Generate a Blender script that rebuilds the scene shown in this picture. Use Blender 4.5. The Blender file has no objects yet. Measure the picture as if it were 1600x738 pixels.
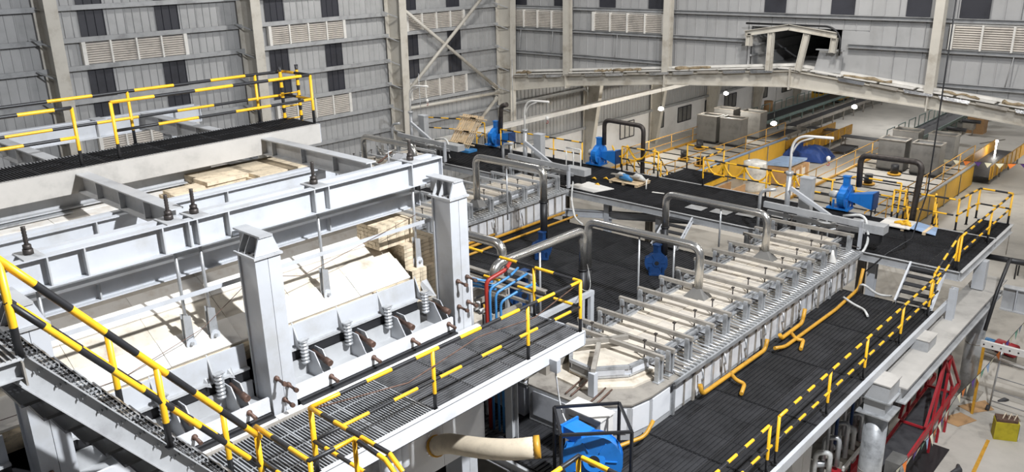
import bpy, math, random
from mathutils import Vector, Matrix
R = random.Random(7)
S = bpy.context.scene
COL = S.collection

# ------------------------------------------------------------------ camera, world, lights, exposure
cd = bpy.data.cameras.new('camera'); cam = bpy.data.objects.new('camera', cd); COL.objects.link(cam)
rx, dn, fw = Vector((0.7375096, 0.6749957, -0.0214568)), Vector((0.2019953, -0.2507975, -0.9467304)), Vector((-0.6444203, 0.6938886, -0.3213115))
m3 = Matrix((rx, -dn, -fw)).transposed()
cam.matrix_world = Matrix.Translation((0, 0, 15)) @ m3.to_4x4()
cd.sensor_width = 36; cd.lens = 36 * 1297.72 / 1600; cd.clip_end = 400; cd.clip_start = 0.2
S.camera = cam
S.view_settings.view_transform = 'Standard'; S.view_settings.look = 'None'
S.view_settings.gamma = 1; S.view_settings.use_curve_mapping = False
S.view_settings.exposure = 0.0
W = bpy.data.worlds.new('world'); S.world = W; W.use_nodes = True
W.node_tree.nodes['Background'].inputs[0].default_value = (0.80, 0.86, 1, 1)
W.node_tree.nodes['Background'].inputs[1].default_value = 0.12

def area(name, loc, target, size, power, color=(1, 1, 1)):
    l = bpy.data.lights.new(name, 'AREA'); l.shape = 'DISK'; l.size = size; l.energy = power; l.color = color
    o = bpy.data.objects.new(name, l); COL.objects.link(o); o.location = loc
    o.rotation_euler = (Vector(target) - Vector(loc)).to_track_quat('-Z', 'Y').to_euler()
    return o
area('floodlight_main', (1.5, 10, 22.5), (-12, 8, 8), 0.6, 7800, (0.93, 0.96, 1))
area('floodlight_hall', (-3, 24, 23), (-12, 25, 5), 1.0, 1500, (1, 0.98, 0.95))
area('high_bay_left', (-27, 26, 22), (-34, 27, 6), 1.0, 1700, (1, 0.98, 0.94))
area('high_bay_back', (-14, 32, 20), (-18, 38, 9), 1.0, 1100, (1, 0.97, 0.92))
area('high_bay_crown', (-17, 2, 21), (-19, 6, 9), 1.0, 650, (1, 0.98, 0.95))
area('high_bay_right', (4, 33, 18), (-4, 33, 0), 1.0, 800, (1, 0.96, 0.9))

# ------------------------------------------------------------------ materials
def mat(name, col, rough=0.6, metal=0.0, var=0.12, scale=3.0, bump=0.0, dirt=None, emis=0, spec=0.5):
    m = bpy.data.materials.new(name); m.use_nodes = True; nt = m.node_tree; N = nt.nodes; L = nt.links
    b = N['Principled BSDF']; b.inputs['Roughness'].default_value = rough; b.inputs['Metallic'].default_value = metal
    b.inputs['Specular IOR Level'].default_value = spec
    c = (*col, 1)
    if emis:
        b.inputs['Emission Color'].default_value = c; b.inputs['Emission Strength'].default_value = emis
        b.inputs['Base Color'].default_value = c; return m
    tc = N.new('ShaderNodeTexCoord'); n = N.new('ShaderNodeTexNoise'); n.inputs['Scale'].default_value = scale
    n.inputs['Detail'].default_value = 5; n.inputs['Roughness'].default_value = 0.65
    L.new(tc.outputs['Object'], n.inputs['Vector'])
    r = N.new('ShaderNodeValToRGB'); L.new(n.outputs['Fac'], r.inputs[0])
    d = dirt or tuple(x * (1 - 2.2 * var) for x in col); h = tuple(min(1, x * (1 + var)) for x in col)
    r.color_ramp.elements[0].position = 0.32; r.color_ramp.elements[1].position = 0.68
    r.color_ramp.elements[0].color = (*d, 1); r.color_ramp.elements[1].color = (*h, 1)
    e = r.color_ramp.elements.new(0.48); e.color = c
    oi = N.new('ShaderNodeObjectInfo'); hv = N.new('ShaderNodeHueSaturation')
    mp = N.new('ShaderNodeMapRange'); mp.inputs[3].default_value = 1 - var * 0.8; mp.inputs[4].default_value = 1 + var * 0.4
    L.new(oi.outputs['Random'], mp.inputs[0]); L.new(mp.outputs[0], hv.inputs['Value'])
    L.new(r.outputs[0], hv.inputs['Color']); L.new(hv.outputs[0], b.inputs['Base Color'])
    if bump:
        bp = N.new('ShaderNodeBump'); bp.inputs['Strength'].default_value = bump; bp.inputs['Distance'].default_value = 0.02
        L.new(n.outputs['Fac'], bp.inputs['Height']); L.new(bp.outputs[0], b.inputs['Normal'])
    return m
M = dict(
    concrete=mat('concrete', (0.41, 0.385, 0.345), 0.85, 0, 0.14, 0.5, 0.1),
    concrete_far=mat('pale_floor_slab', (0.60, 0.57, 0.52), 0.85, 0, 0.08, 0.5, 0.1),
    clad=mat('grey_cladding', (0.40, 0.40, 0.40), 0.55, 0, 0.08, 0.6),
    clad_dark=mat('dark_cladding', (0.035, 0.036, 0.045), 0.5, 0, 0.15, 0.8),
    girt=mat('galvanised_girt', (0.36, 0.365, 0.37), 0.5, 0, 0.12, 2),
    cream=mat('cream_paint', (0.56, 0.53, 0.47), 0.5, 0, 0.09, 0.9, dirt=(0.40, 0.36, 0.30)),
    louvre=mat('louvre_white', (0.74, 0.72, 0.68), 0.5, 0, 0.06, 2),
    slat=mat('louvre_slat', (0.62, 0.575, 0.52), 0.6, 0, 0.1, 2),
    white=mat('white_masonry', (0.80, 0.79, 0.78), 0.8, 0, 0.06, 0.6),
    glassd=mat('dark_glass', (0.05, 0.055, 0.06), 0.15, 0, 0.1, 1),
    steel=mat('grey_painted_steel', (0.43, 0.435, 0.44), 0.42, 0.0, 0.10, 1.6, dirt=(0.33, 0.33, 0.335)),
    steel_l=mat('light_painted_steel', (0.50, 0.515, 0.54), 0.36, 0.0, 0.07, 1.2, dirt=(0.44, 0.445, 0.45)),
    pale_lit=mat('pale_lit_steel', (0.74, 0.75, 0.77), 0.4, 0.0, 0.06, 1.2, dirt=(0.60, 0.61, 0.63)),  # paler steel paint; floodlit glare on faces is put into the colour
    board_b=mat('bare_shaded_board', (0.56, 0.51, 0.44), 0.9, 0, 0.09, 2.2, 0.15, dirt=(0.46, 0.40, 0.33)),  # bare board tone, with some beam shade put into the colour
    dust=mat('dusty_beam_top', (0.43, 0.41, 0.38), 0.8, 0, 0.12, 1.0),
    steel_d=mat('dusty_steel', (0.30, 0.275, 0.24), 0.6, 0.0, 0.18, 2.5, dirt=(0.18, 0.16, 0.14)),
    galv=mat('galvanised', (0.50, 0.51, 0.52), 0.35, 0.45, 0.18, 3),
    chrome=mat('stainless_duct', (0.66, 0.64, 0.60), 0.26, 0.9, 0.08, 1.5),
    sheet=mat('aluminium_casing', (0.66, 0.67, 0.70), 0.45, 0.25, 0.10, 1.5),
    black=mat('black_paint', (0.018, 0.018, 0.02), 0.45, 0, 0.1, 3),
    stud=mat('dark_bolt_steel', (0.07, 0.06, 0.055), 0.5, 0.5, 0.2, 8),
    rust=mat('rusty_bolt', (0.13, 0.075, 0.055), 0.6, 0.3, 0.25, 12),
    grate=mat('dark_grating', (0.024, 0.024, 0.026), 0.6, 0.0, 0.4, 1.0, dirt=(0.011, 0.011, 0.012), spec=0.3),
    grate_l=mat('steel_grating', (0.17, 0.17, 0.175), 0.4, 0.3, 0.35, 1.3, dirt=(0.05, 0.05, 0.05)),
    yellow=mat('yellow_paint', (0.86, 0.47, 0.02), 0.4, 0, 0.06, 5),
    ypanel=mat('yellow_panel', (0.80, 0.47, 0.05), 0.5, 0, 0.08, 0.8),
    brick=mat('fire_brick', (0.60, 0.50, 0.36), 0.85, 0, 0.20, 6, 0.2),
    crown=mat('white_insulation_board', (0.80, 0.76, 0.70), 0.9, 0, 0.08, 2.2, 0.15, dirt=(0.68, 0.61, 0.53)),
    insul=mat('forehearth_insulation', (0.60, 0.54, 0.45), 0.9, 0, 0.12, 2.5, 0.2, dirt=(0.43, 0.37, 0.29)),
    ldeck=mat('lehr_deck_plate', (0.40, 0.375, 0.335), 0.8, 0, 0.08, 0.8),
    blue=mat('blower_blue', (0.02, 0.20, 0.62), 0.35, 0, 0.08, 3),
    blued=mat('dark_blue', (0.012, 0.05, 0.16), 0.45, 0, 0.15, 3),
    pipeb=mat('pipe_blue', (0.05, 0.22, 0.48), 0.4, 0, 0.08, 3),
    piper=mat('pipe_red', (0.36, 0.03, 0.02), 0.45, 0, 0.1, 3),
    red=mat('red_paint', (0.42, 0.02, 0.03), 0.5, 0, 0.1, 3),
    gas=mat('gas_pipe_yellow', (0.58, 0.30, 0.03), 0.45, 0, 0.12, 5),
    wood=mat('pale_wood', (0.68, 0.52, 0.33), 0.75, 0, 0.14, 4),
    crate=mat('brown_cardboard', (0.42, 0.25, 0.12), 0.8, 0, 0.1, 2),
    boxg=mat('grey_cabinet', (0.19, 0.185, 0.175), 0.6, 0.2, 0.14, 1.2),
    beige=mat('beige_fabric', (0.62, 0.53, 0.40), 0.9, 0, 0.08, 4, 0.2),
    tarp=mat('blue_tarpaulin', (0.02, 0.07, 0.30), 0.6, 0, 0.2, 1.2, 0.5),
    wrap=mat('plastic_wrap', (0.62, 0.62, 0.60), 0.25, 0, 0.15, 3, 0.6),
    foil=mat('foil_strip', (0.80, 0.80, 0.80), 0.18, 0.9, 0.15, 2, 0.4),
    hessian=mat('brown_insulation_wool', (0.32, 0.25, 0.16), 0.95, 0, 0.25, 6, 0.5),
    green=mat('conveyor_green', (0.20, 0.27, 0.25), 0.5, 0.2, 0.15, 2),
    rubber=mat('dark_rubber', (0.05, 0.05, 0.055), 0.6, 0, 0.2, 3),
    lampglow=mat('lamp_glow', (1.0, 0.97, 0.9), emis=40),
    orange=mat('flag_orange', (0.80, 0.22, 0.04), 0.7, 0, 0.05), purple=mat('flag_purple', (0.13, 0.06, 0.30), 0.7, 0, 0.05),
    flagw=mat('flag_cream', (0.75, 0.72, 0.55), 0.7, 0, 0.05), flagg=mat('flag_green', (0.18, 0.40, 0.30), 0.7, 0, 0.05),
    blue_sheet=mat('pale_blue_sheet', (0.30, 0.42, 0.62), 0.4, 0, 0.15, 2), canvas=mat('olive_canvas', (0.46, 0.38, 0.02), 0.8, 0, 0.12, 3))

# ------------------------------------------------------------------ mesh helpers
ORG = {}
def V(*a): return Vector(a if len(a) == 3 else a[0])
class MB:
    def __init__(s): s.v = []; s.f = []; s.m = []; s.sm = []
    def add(s, vs, fs, m=0, smooth=False):
        o = len(s.v); s.v += [tuple(v) for v in vs]
        for f in fs: s.f.append(tuple(i + o for i in f)); s.m.append(m); s.sm.append(smooth)
        return s
    def box(s, x0, x1, y0, y1, z0, z1, m=0):
        return s.add([(x0, y0, z0), (x1, y0, z0), (x1, y1, z0), (x0, y1, z0), (x0, y0, z1), (x1, y0, z1), (x1, y1, z1), (x0, y1, z1)],
                     [(0, 3, 2, 1), (4, 5, 6, 7), (0, 1, 5, 4), (1, 2, 6, 5), (2, 3, 7, 6), (3, 0, 4, 7)], m)
    def frame(s, p, q, up=(0, 0, 1)):
        p, q = V(p), V(q); d = (q - p).normalized(); u = V(up)
        if abs(d.dot(u)) > 0.99: u = V(0, 1, 0)
        r = d.cross(u).normalized(); u = r.cross(d).normalized(); return p, q, r, u
    def bar(s, p, q, w, h, m=0, up=(0, 0, 1), oz=0, ox=0):
        p, q, r, u = s.frame(p, q, up)
        c = [(-w / 2 + ox, -h / 2 + oz), (w / 2 + ox, -h / 2 + oz), (w / 2 + ox, h / 2 + oz), (-w / 2 + ox, h / 2 + oz)]
        vs = [e + r * a + u * b for e in (p, q) for a, b in c]
        return s.add(vs, [(3, 2, 1, 0), (4, 5, 6, 7), (0, 1, 5, 4), (1, 2, 6, 5), (2, 3, 7, 6), (3, 0, 4, 7)], m)
    def ibeam(s, p, q, h, w, tf=0.025, tw=0.02, m=0, up=(0, 0, 1)):
        s.bar(p, q, w, tf, m, up, h / 2 - tf / 2); s.bar(p, q, w, tf, m, up, -h / 2 + tf / 2); return s.bar(p, q, tw, h - 2 * tf, m, up)
    def chan(s, p, q, h, w, t=0.015, m=0, up=(0, 0, 1), side=1):
        s.bar(p, q, w, t, m, up, h / 2 - t / 2); s.bar(p, q, w, t, m, up, -h / 2 + t / 2)
        return s.bar(p, q, t, h - 2 * t, m, up, 0, side * (w / 2 - t / 2))
    def tube(s, pts, r, n=10, m=0, mats=None, caps=True, rs=None):
        pts = [V(p) for p in pts]; k = len(pts); rings = []
        d = (pts[1] - pts[0]).normalized(); u = V(0, 0, 1) if abs(d.z) < 0.9 else V(1, 0, 0)
        for i in range(k):
            if i == 0: t = pts[1] - pts[0]
            elif i == k - 1: t = pts[-1] - pts[-2]
            else: t = (pts[i + 1] - pts[i]).normalized() + (pts[i] - pts[i - 1]).normalized()
            t.normalize(); u = (u - t * u.dot(t)).normalized(); w = t.cross(u); rr = rs[i] if rs else r
            rings.append([pts[i] + (u * math.cos(2 * math.pi * j / n) + w * math.sin(2 * math.pi * j / n)) * rr for j in range(n)])
        o = len(s.v); s.v += [tuple(v) for rg in rings for v in rg]
        for i in range(k - 1):
            for j in range(n):
                a = o + i * n + j; b = o + i * n + (j + 1) % n
                s.f.append((a, b, b + n, a + n)); s.m.append(mats[i] if mats else m); s.sm.append(True)
        if caps:
            s.f.append(tuple(o + j for j in reversed(range(n)))); s.m.append(mats[0] if mats else m); s.sm.append(False)
            s.f.append(tuple(o + (k - 1) * n + j for j in range(n))); s.m.append(mats[-1] if mats else m); s.sm.append(False)
        return s
    def cyl(s, p, q, r, n=10, m=0): return s.tube([p, q], r, n, m)
    def prism(s, poly, vec, m=0):
        a = [V(p) for p in poly]; v = V(vec); k = len(a)
        nrm = sum(((a[i] - a[0]).cross(a[(i + 1) % k] - a[0]) for i in range(k)), V(0, 0, 0))
        if nrm.dot(v) > 0: a.reverse()
        return s.add(a + [p + v for p in a], [tuple(range(k)), tuple(range(2 * k - 1, k - 1, -1))] + [(i, i + k, (i + 1) % k + k, (i + 1) % k) for i in range(k)], m)
    def loft(s, rings, m=0, cap=True, smooth=False):
        n = len(rings[0]); o = len(s.v); s.v += [tuple(v) for r in rings for v in r]
        for i in range(len(rings) - 1):
            for j in range(n):
                a = o + i * n + j; b = o + i * n + (j + 1) % n; s.f.append((a, b, b + n, a + n)); s.m.append(m); s.sm.append(smooth)
        if cap:
            s.f.append(tuple(o + j for j in reversed(range(n)))); s.m.append(m); s.sm.append(False)
            s.f.append(tuple(o + (len(rings) - 1) * n + j for j in range(n))); s.m.append(m); s.sm.append(False)
        return s
    def mesh(s, name, mats, org=(0, 0, 0)):
        me = bpy.data.meshes.new(name); ox, oy, oz = org
        me.from_pydata([(x - ox, y - oy, z - oz) for x, y, z in s.v], [], s.f)
        if not isinstance(mats, (list, tuple)): mats = [mats]
        for k in mats: me.materials.append(M[k])
        me.polygons.foreach_set('material_index', s.m); me.polygons.foreach_set('use_smooth', s.sm); me.update(); return me
    def build(s, name, mats, parent=None, label=None, kind=None):
        org = ORG.get(parent.name, (0, 0, 0)) if parent else (0, 0, 0)
        if not parent and s.v:
            xs = list(zip(*s.v)); org = ((min(xs[0]) + max(xs[0])) / 2, (min(xs[1]) + max(xs[1])) / 2, min(xs[2]))
        o = bpy.data.objects.new(name, s.mesh(name, mats, org)); COL.objects.link(o)
        if parent: o.parent = parent
        else: o.location = org
        ORG[o.name] = org
        if label: o['label'] = label
        if kind: o['kind'] = kind
        return o
def thing(name, label, cat, loc, group=None):
    o = bpy.data.objects.new(name, None); COL.objects.link(o); o.location = loc; ORG[o.name] = tuple(loc)
    o.empty_display_size = 0.2
    o['label'] = label; o['category'] = cat
    if group: o['group'] = group
    return o
def tag(o, label, cat, group=None):
    o['label'] = label; o['category'] = cat
    if group: o['group'] = group
    return o
def inst(mesh, name, parent, loc, kind=None):
    o = bpy.data.objects.new(name, mesh); COL.objects.link(o); o.parent = parent
    g = ORG.get(parent.name, (0, 0, 0)) if parent else (0, 0, 0)
    o.location = (loc[0] - g[0], loc[1] - g[1], loc[2] - g[2])
    ORG[o.name] = g
    if kind: o['kind'] = kind
    return o
def copy_tree(o, parent=None):
    c = o.copy(); COL.objects.link(c); c.parent = parent
    for ch in [x for x in o.children]: copy_tree(ch, c)
    return c
def struct(o): o['kind'] = 'structure'; return o
def fillet(pts, r, n=5):
    pts = [V(p) for p in pts]; out = [pts[0]]
    for i in range(1, len(pts) - 1):
        a = (pts[i - 1] - pts[i]); b = (pts[i + 1] - pts[i]); k = min(r, a.length * 0.45, b.length * 0.45)
        p0 = pts[i] + a.normalized() * k; p1 = pts[i] + b.normalized() * k
        for j in range(n + 1):
            t = j / n; out.append(p0 * (1 - t) ** 2 + pts[i] * 2 * t * (1 - t) + p1 * t * t)
    out.append(pts[-1]); return out
def striped(mb, pts, r=0.026, seg=0.42, start=0, n=8):
    pts = [V(p) for p in pts]; out = [pts[0]]; ms = []; c = start; acc = 0.0
    for a, b in zip(pts, pts[1:]):
        L = (b - a).length; d = (b - a) / L; t = 0
        while t < L - 1e-6:
            st = min(seg - acc, L - t); t += st; acc += st; out.append(a + d * t); ms.append(c % 2)
            if acc >= seg - 1e-6: acc = 0; c += 1
    # hard colour edges: duplicate ring per change is not needed, faces carry the slot
    mb.tube(out, r, n, mats=ms); return mb

# ------------------------------------------------------------------ railings
def railing(label, path, posts=None, h=1.1, spacing=1.5, seg=0.42, loc=None, group=None, mid=0.55, dark=0.3, r=0.034, mats=('yellow', 'black'), start=0):
    path = [V(p) for p in path]
    t = thing('guard_railing', label, 'railing', tuple(path[0]), group)
    up = V(0, 0, 1)
    striped(MB(), [p + up * h for p in path], r, seg, start).build('top_rail', mats, t)
    striped(MB(), [p + up * mid for p in path], r * 0.9, seg, start + 1).build('mid_rail', mats, t)
    if posts is None:
        posts = []
        for a, b in zip(path, path[1:]):
            k = max(1, round((b - a).length / spacing))
            posts += [a.lerp(b, i / k) for i in range(k)]
        posts.append(path[-1])
    pm = MB().tube([(0, 0, 0), (0, 0, dark), (0, 0, h)], r, 8, mats=[1, 0]).box(-0.05, 0.05, -0.05, 0.05, 0, 0.012, 1).mesh('post', mats)
    for p in posts: inst(pm, 'post', t, p)
    return t

# ------------------------------------------------------------------ floor and walls
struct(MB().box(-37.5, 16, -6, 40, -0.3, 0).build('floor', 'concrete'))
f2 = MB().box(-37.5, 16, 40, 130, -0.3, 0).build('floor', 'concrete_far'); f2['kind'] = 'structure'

def sheet_mesh(w, hgt, ribs, axis, mk):
    mb = MB(); n = ribs
    prof = []
    for i in range(n):
        a = w * i / n; b = w * (i + 1) / n; g = 0.035
        prof += [(a + 0.012, 0), (b - 0.06, 0), (b - 0.045, g), (b - 0.02, g), (b - 0.008, 0)]
    bot = [((0.0 + d, u, 0) if axis == 'x' else (u, -d, 0)) for u, d in prof]
    top = [(x, y, hgt) for x, y, z in bot]; k = len(bot)
    mb.add(bot + top, [(i, i + 1, i + 1 + k, i + k) for i in range(k - 1)]); return mb.mesh('wall_sheet', mk)
# left wall of the hall
wl = MB().box(-37.75, -37.6, -6, 40, 0, 17).build('wall_left', 'clad'); struct(wl)
mesh_c = sheet_mesh(1.08, 17, 3, 'x', 'clad'); mesh_d = sheet_mesh(1.08, 17, 3, 'x', 'clad_dark'); mesh_l = sheet_mesh(1.08, 8.15, 3, 'x', 'clad')
mesh_t = sheet_mesh(1.08, 17, 3, 'x', 'clad')
dark_y = (14.1, 17.4, 22.9, 26.25, 31.65, 35.1, 5.2, 8.5)
y = 0.0
ys = sorted(dark_y)
cur = 4.1
k = 0
while cur < 39.9:
    nd = [d for d in ys if abs(d - cur) < 0.54]
    if nd:
        pass
    inst(mesh_c if not nd else mesh_l, 'wall_sheet', wl, (-37.58, cur, 0)); cur += 1.09
for d in ys:                                            # dark sheets stop at the lower girt
    sm = sheet_mesh(1.08, 8.8, 3, 'x', 'clad_dark'); inst(sm, 'dark_sheet', wl, (-37.53, d, 8.15))
def girt_l(z, y0, y1):
    MB().chan((-37.35, y0, z), (-37.35, y1, z), 0.20, 0.12, 0.02, 0, (0, 0, 1), 1).build('girt', 'girt', wl)
cols_y = [3.6, 12.6, 21.55, 30.5, 39.4]
for a, b in zip(cols_y, cols_y[1:]):
    for z in (1.6, 2.9, 4.3, 5.6, 6.9, 8.15, 9.45, 10.85, 12.0, 13.3, 14.7): girt_l(z, a + 0.1, b - 0.1)
def louvre(parent, p, w, h, axis):
    # p = lower corner; the panel runs along axis
    mb = MB(); sb = MB()
    def bx(a0, a1, d0, d1, z0, z1, b):
        if axis == 'y': b.box(p[0] + d0, p[0] + d1, p[1] + a0, p[1] + a1, p[2] + z0, p[2] + z1)
        else: b.box(p[0] + a0, p[0] + a1, p[1] - d1, p[1] - d0, p[2] + z0, p[2] + z1)
    for i in range(5):
        e = 0.16 if i in (0, 4) else 0.08; c = w * i / 4; bx(c - e / 2, c + e / 2, 0, 0.20, -0.03, h + 0.03, mb)
    bx(0, w, 0, 0.05, -0.06, 0.02, mb); bx(0, w, 0, 0.05, h - 0.02, h + 0.06, mb)
    o = mb.build('louvre', 'louvre', parent); n = int(h / 0.1)
    for i in range(n):
        z = 0.04 + i * (h - 0.06) / n
        if axis == 'y': sb.bar((p[0] + 0.10, p[1], p[2] + z + 0.03), (p[0] + 0.10, p[1] + w, p[2] + z + 0.03), 0.10, 0.028, 0, (0.55, 0, 0.85))
        else: sb.bar((p[0], p[1] - 0.10, p[2] + z + 0.03), (p[0] + w, p[1] - 0.10, p[2] + z + 0.03), 0.10, 0.028, 0, (0, -0.55, 0.85))
    sb.build('slats', 'slat', o, kind='stuff')
    kb = MB(); bx(0, w, 0.0, 0.02, 0, h, kb); kb.build('backing', 'clad_dark', o)
for y0 in (5.0, 14.05, 22.95, 31.85):
    louvre(wl, (-37.50, y0, 10.95), 4.5, 0.93, 'y'); louvre(wl, (-37.50, y0, 7.0), 4.5, 1.03, 'y')

# back wall of the hall, standing on the roof edge of the lower building
def roof_z(x): return 9.3 - 0.094 * abs(x + 17.8)
wb = MB().prism([(-37.5, 40.15, 7.6), (-17.8, 40.15, 9.35), (-17.8, 40.15, 11.3), (-37.5, 40.15, 17)], (0, 0.1, 0)) 
wb = MB()
def wallpoly(xs):
    wb.prism([(x, 40.12, z) for x, z in xs], (0, 0.1, 0))
wallpoly([(-37.6, 7.5), (-20.3, 9.05), (-20.3, 17), (-37.6, 17)]); wallpoly([(-20.3, 11.35), (-15.7, 11.35), (-15.7, 17), (-20.3, 17)])
wallpoly([(-15.7, 9.05), (14, 6.3), (14, 17), (-15.7, 17)])
wb = wb.build('wall_back', 'clad'); struct(wb)
cache = {}
x = -37.4
darks = [(-36.55, -35.5), (-33.25, -32.15), (-29.85, -28.75), (-26.5, -25.4), (-19.65, -18.55), (-16.3, -15.2), (-12.9, -11.9), (-10.7, -9.55), (-4, -3)]
while x < 13:
    z0 = roof_z(x + (0 if x < -17.8 else 1.2)) - 0.05
    if -20.5 < x < -15.6: z0 = 11.35
    key = round(z0, 1)
    if key not in cache: cache[key] = sheet_mesh(1.2, 17 - key, 2, 'y', 'clad')
    inst(cache[key], 'wall_sheet', wb, (x, 40.10, key)); x += 1.21
for a, b in darks: MB().box(a, b, 40.0, 40.05, 12.0, 13.1).build('dark_sheet', 'clad_dark', wb)
bcols = [-37.4, -31.9, -24.95, -11.35, -4.6, 2.2, 9]
for a, b in zip(bcols, bcols[1:]):
    for z in (9.15, 10.6, 11.9, 13.2, 14.6):
        segs = [(a + 0.15, b - 0.15)]
        if a < -18 < b:
            if z < 9.3: segs = []
            elif z < 11.3: segs = [(a + 0.15, -20.4), (-15.3, b - 0.15)]
        if z < 9.3: segs = [(s0, min(s1, -24.9 if s0 < -20 else 20)) for s0, s1 in segs if roof_z((s0 + s1) / 2) < 9]
        for s0, s1 in segs: MB().chan((s0, 39.9, z), (s1, 39.9, z), 0.18, 0.14, 0.02, 0, (0, 0, 1), -1).build('girt', 'girt', wb)
for x0, w in ((-36.7, 4.5), (-30.15, 4.75), (-10.85, 4.75), (-3.9, 4.6)): louvre(wb, (x0, 39.98, 10.7), w, 1.02, 'x')
# sag rods on the wall
for x0, z0, z1 in ((-36.0, 9.2, 10.5), (-33.4, 9.2, 10.5), (-28.6, 9.2, 10.5), (-8.5, 9.2, 10.5), (-8.0, 12, 14)):
    MB().cyl((x0, 39.85, z0), (x0 + 0.15, 39.85, z1), 0.02, 6).build('sag_rod', 'girt', wb)
MB().prism([(-37.3, 39.8, 7.75), (-17.8, 39.8, 9.5), (-17.8, 39.8, 9.62), (-37.3, 39.8, 7.87)], (0, 0.25, 0)).build('flashing', 'louvre', wb)
MB().prism([(10, 39.8, 6.88), (-17.8, 39.8, 9.5), (-17.8, 39.8, 9.62), (10, 39.8, 7.0)], (0, 0.25, 0)).build('flashing', 'louvre', wb)

# masonry side wall of the lower building with its windows
w3 = MB().box(-37.8, -37.5, 40, 128, 0, 2.55).build('wall_masonry', 'white'); struct(w3)
w4 = MB().box(-37.75, -37.6, 40, 128, 2.55, 7.6).build('wall_far', 'clad'); struct(w4)
ms = sheet_mesh(1.5, 5.0, 4, 'x', 'clad')
for i in range(56): inst(ms, 'wall_sheet', w4, (-37.58, 40.2 + 1.51 * i, 2.6))
for z in (2.7, 4.2, 5.6, 6.9): MB().chan((-37.3, 40, z), (-37.3, 128, z), 0.2, 0.15, 0.02).build('girt', 'girt', w4)
n = 1
for y0, w in ((53.1, 1.9), (57.55, 1.8), (61.6, 2.1), (66.1, 1.8), (69.6, 2.2), (76.0, 2.2), (81.5, 2.2), (87, 2.2), (93, 2.2)):
    win = MB(); z0, z1 = 1.0, 2.25
    for k in range(4): win.box(-37.5, -37.44, y0 + w * k / 3 - 0.035, y0 + w * k / 3 + 0.035, z0, z1)
    win.box(-37.5, -37.44, y0, y0 + w, z0 - 0.05, z0 + 0.03).box(-37.5, -37.44, y0, y0 + w, z1 - 0.03, z1 + 0.04)
    o = win.build('window_%d' % n, 'clad_dark'); struct(o); n += 1
    for k in range(3): MB().box(-37.495, -37.47, y0 + w * k / 3 + 0.04, y0 + w * (k + 1) / 3 - 0.04, z0 + 0.03, z1 - 0.03).build('pane', 'boxg' if y0 > 54 else 'louvre', o)
# roof of the lower building
struct(MB().prism([(-37.6, 40.3, 7.55), (-17.8, 40.3, 9.35), (-17.8, 40.3, 9.45), (-37.6, 40.3, 7.65)], (0, 88, 0)).prism([(14, 40.3, 6.4), (-17.8, 40.3, 9.35), (-17.8, 40.3, 9.45), (14, 40.3, 6.5)], (0, 88, 0)).build('roof', 'clad'))

# ------------------------------------------------------------------ portal columns and rafters
def wall_column(label, y, base=1.0, top=1.35, h=17, z0=0, ytw=0.5):
    t = thing('steel_column', label, 'column', (-37.3, y, z0))
    x0 = -37.35
    MB().box(x0, x0 + 0.03, y - ytw / 2, y + ytw / 2, z0, h).build('rear_flange', 'cream', t)
    MB().prism([(x0, y - 0.015, z0), (x0 + base, y - 0.015, z0), (x0 + top, y - 0.015, h), (x0, y - 0.015, h)], (0, 0.03, 0)).build('web', 'cream', t)
    MB().prism([(x0 + base, y - ytw / 2, z0), (x0 + base + 0.03, y - ytw / 2, z0), (x0 + top + 0.03, y - ytw / 2, h), (x0 + top, y - ytw / 2, h)], (0, ytw, 0)).build('front_flange', 'cream', t)
    for i in range(4):
        z = 5.5 + 2.6 * i
        if z < h: MB().box(x0, x0 + base, y - ytw / 2 + 0.05, y + ytw / 2 - 0.05, z, z + 0.02).build('stiffener', 'cream', t)
    for i in range(7):
        z = 4.3 + 1.3 * i
        if z < h - 1: MB().bar((x0 + 0.2, y - 0.6, z + 0.1), (x0 + base - 0.1, y - 0.08, z - 0.25), 0.05, 0.05).build('fly_brace', 'girt', t)
    return t
for y, lab in ((3.6, 'cream steel column at the near end of the left wall'), (12.6, 'cream steel wall column behind the raised grating platform, leftmost in view'), (21.55, 'cream steel wall column between the two upper left louvres'),
               (30.5, 'wide cream steel column where the long diagonal braces start'), (39.4, 'cream steel corner column where the two tall walls meet')):
    wall_column(lab, y)
for i, y in enumerate((48.4, 57.3, 66.3, 75.2, 84.1)):
    wall_column(('first', 'second', 'third', 'fourth', 'fifth')[i] + ' tapered column of the low side wall beyond the rafter', y, 0.55, 1.75, 7.5, 0, 0.4)
for (a, b), lab in zip((((-36.95, 30.9, 12.5), (-36.95, 38.7, 6.9)), ((-36.9, 38.9, 13.6), (-36.9, 30.9, 7.4)), ((-36.95, 30.9, 6.65), (-36.95, 38.9, 6.6)), ((-36.95, 38.7, 6.3), (-36.95, 34.8, 3.4))),
                       ('diagonal tube brace falling from the wide column to the corner column', 'diagonal tube brace rising from the wide column past the crossing', 'level tube strut under the crossing braces', 'short tube brace dropping left from the corner column foot')):
    o = MB().tube([a, b], 0.10, 10); p, q = V(a), V(b); o.bar(p, p.lerp(q, 0.05), 0.03, 0.3).bar(q, q.lerp(p, 0.05), 0.03, 0.3)
    tag(o.build('brace_tube', 'cream'), lab, 'brace')
for x, lab in ((-31.9, 'cream post of the back wall left of the wide louvre, standing on the rafter'), (-24.95, 'cream post of the back wall right of the louvres, standing on the rafter'), (-11.35, 'cream post of the back wall at the right beside the black cable'),
               (-4.6, 'cream post of the back wall at the far right edge')):
    z = roof_z(x) + 0.02
    tag(MB().ibeam((x, 39.62, z), (x, 39.62, 17), 0.45, 0.38, 0.03, 0.03, 0, (0, 1, 0)).build('wall_post', 'cream'), lab, 'column')
rf = thing('roof_rafter', 'long cream gabled roof rafter crossing the hall above the far floor', 'beam', (-17.8, 39.6, 8.5))
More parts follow.
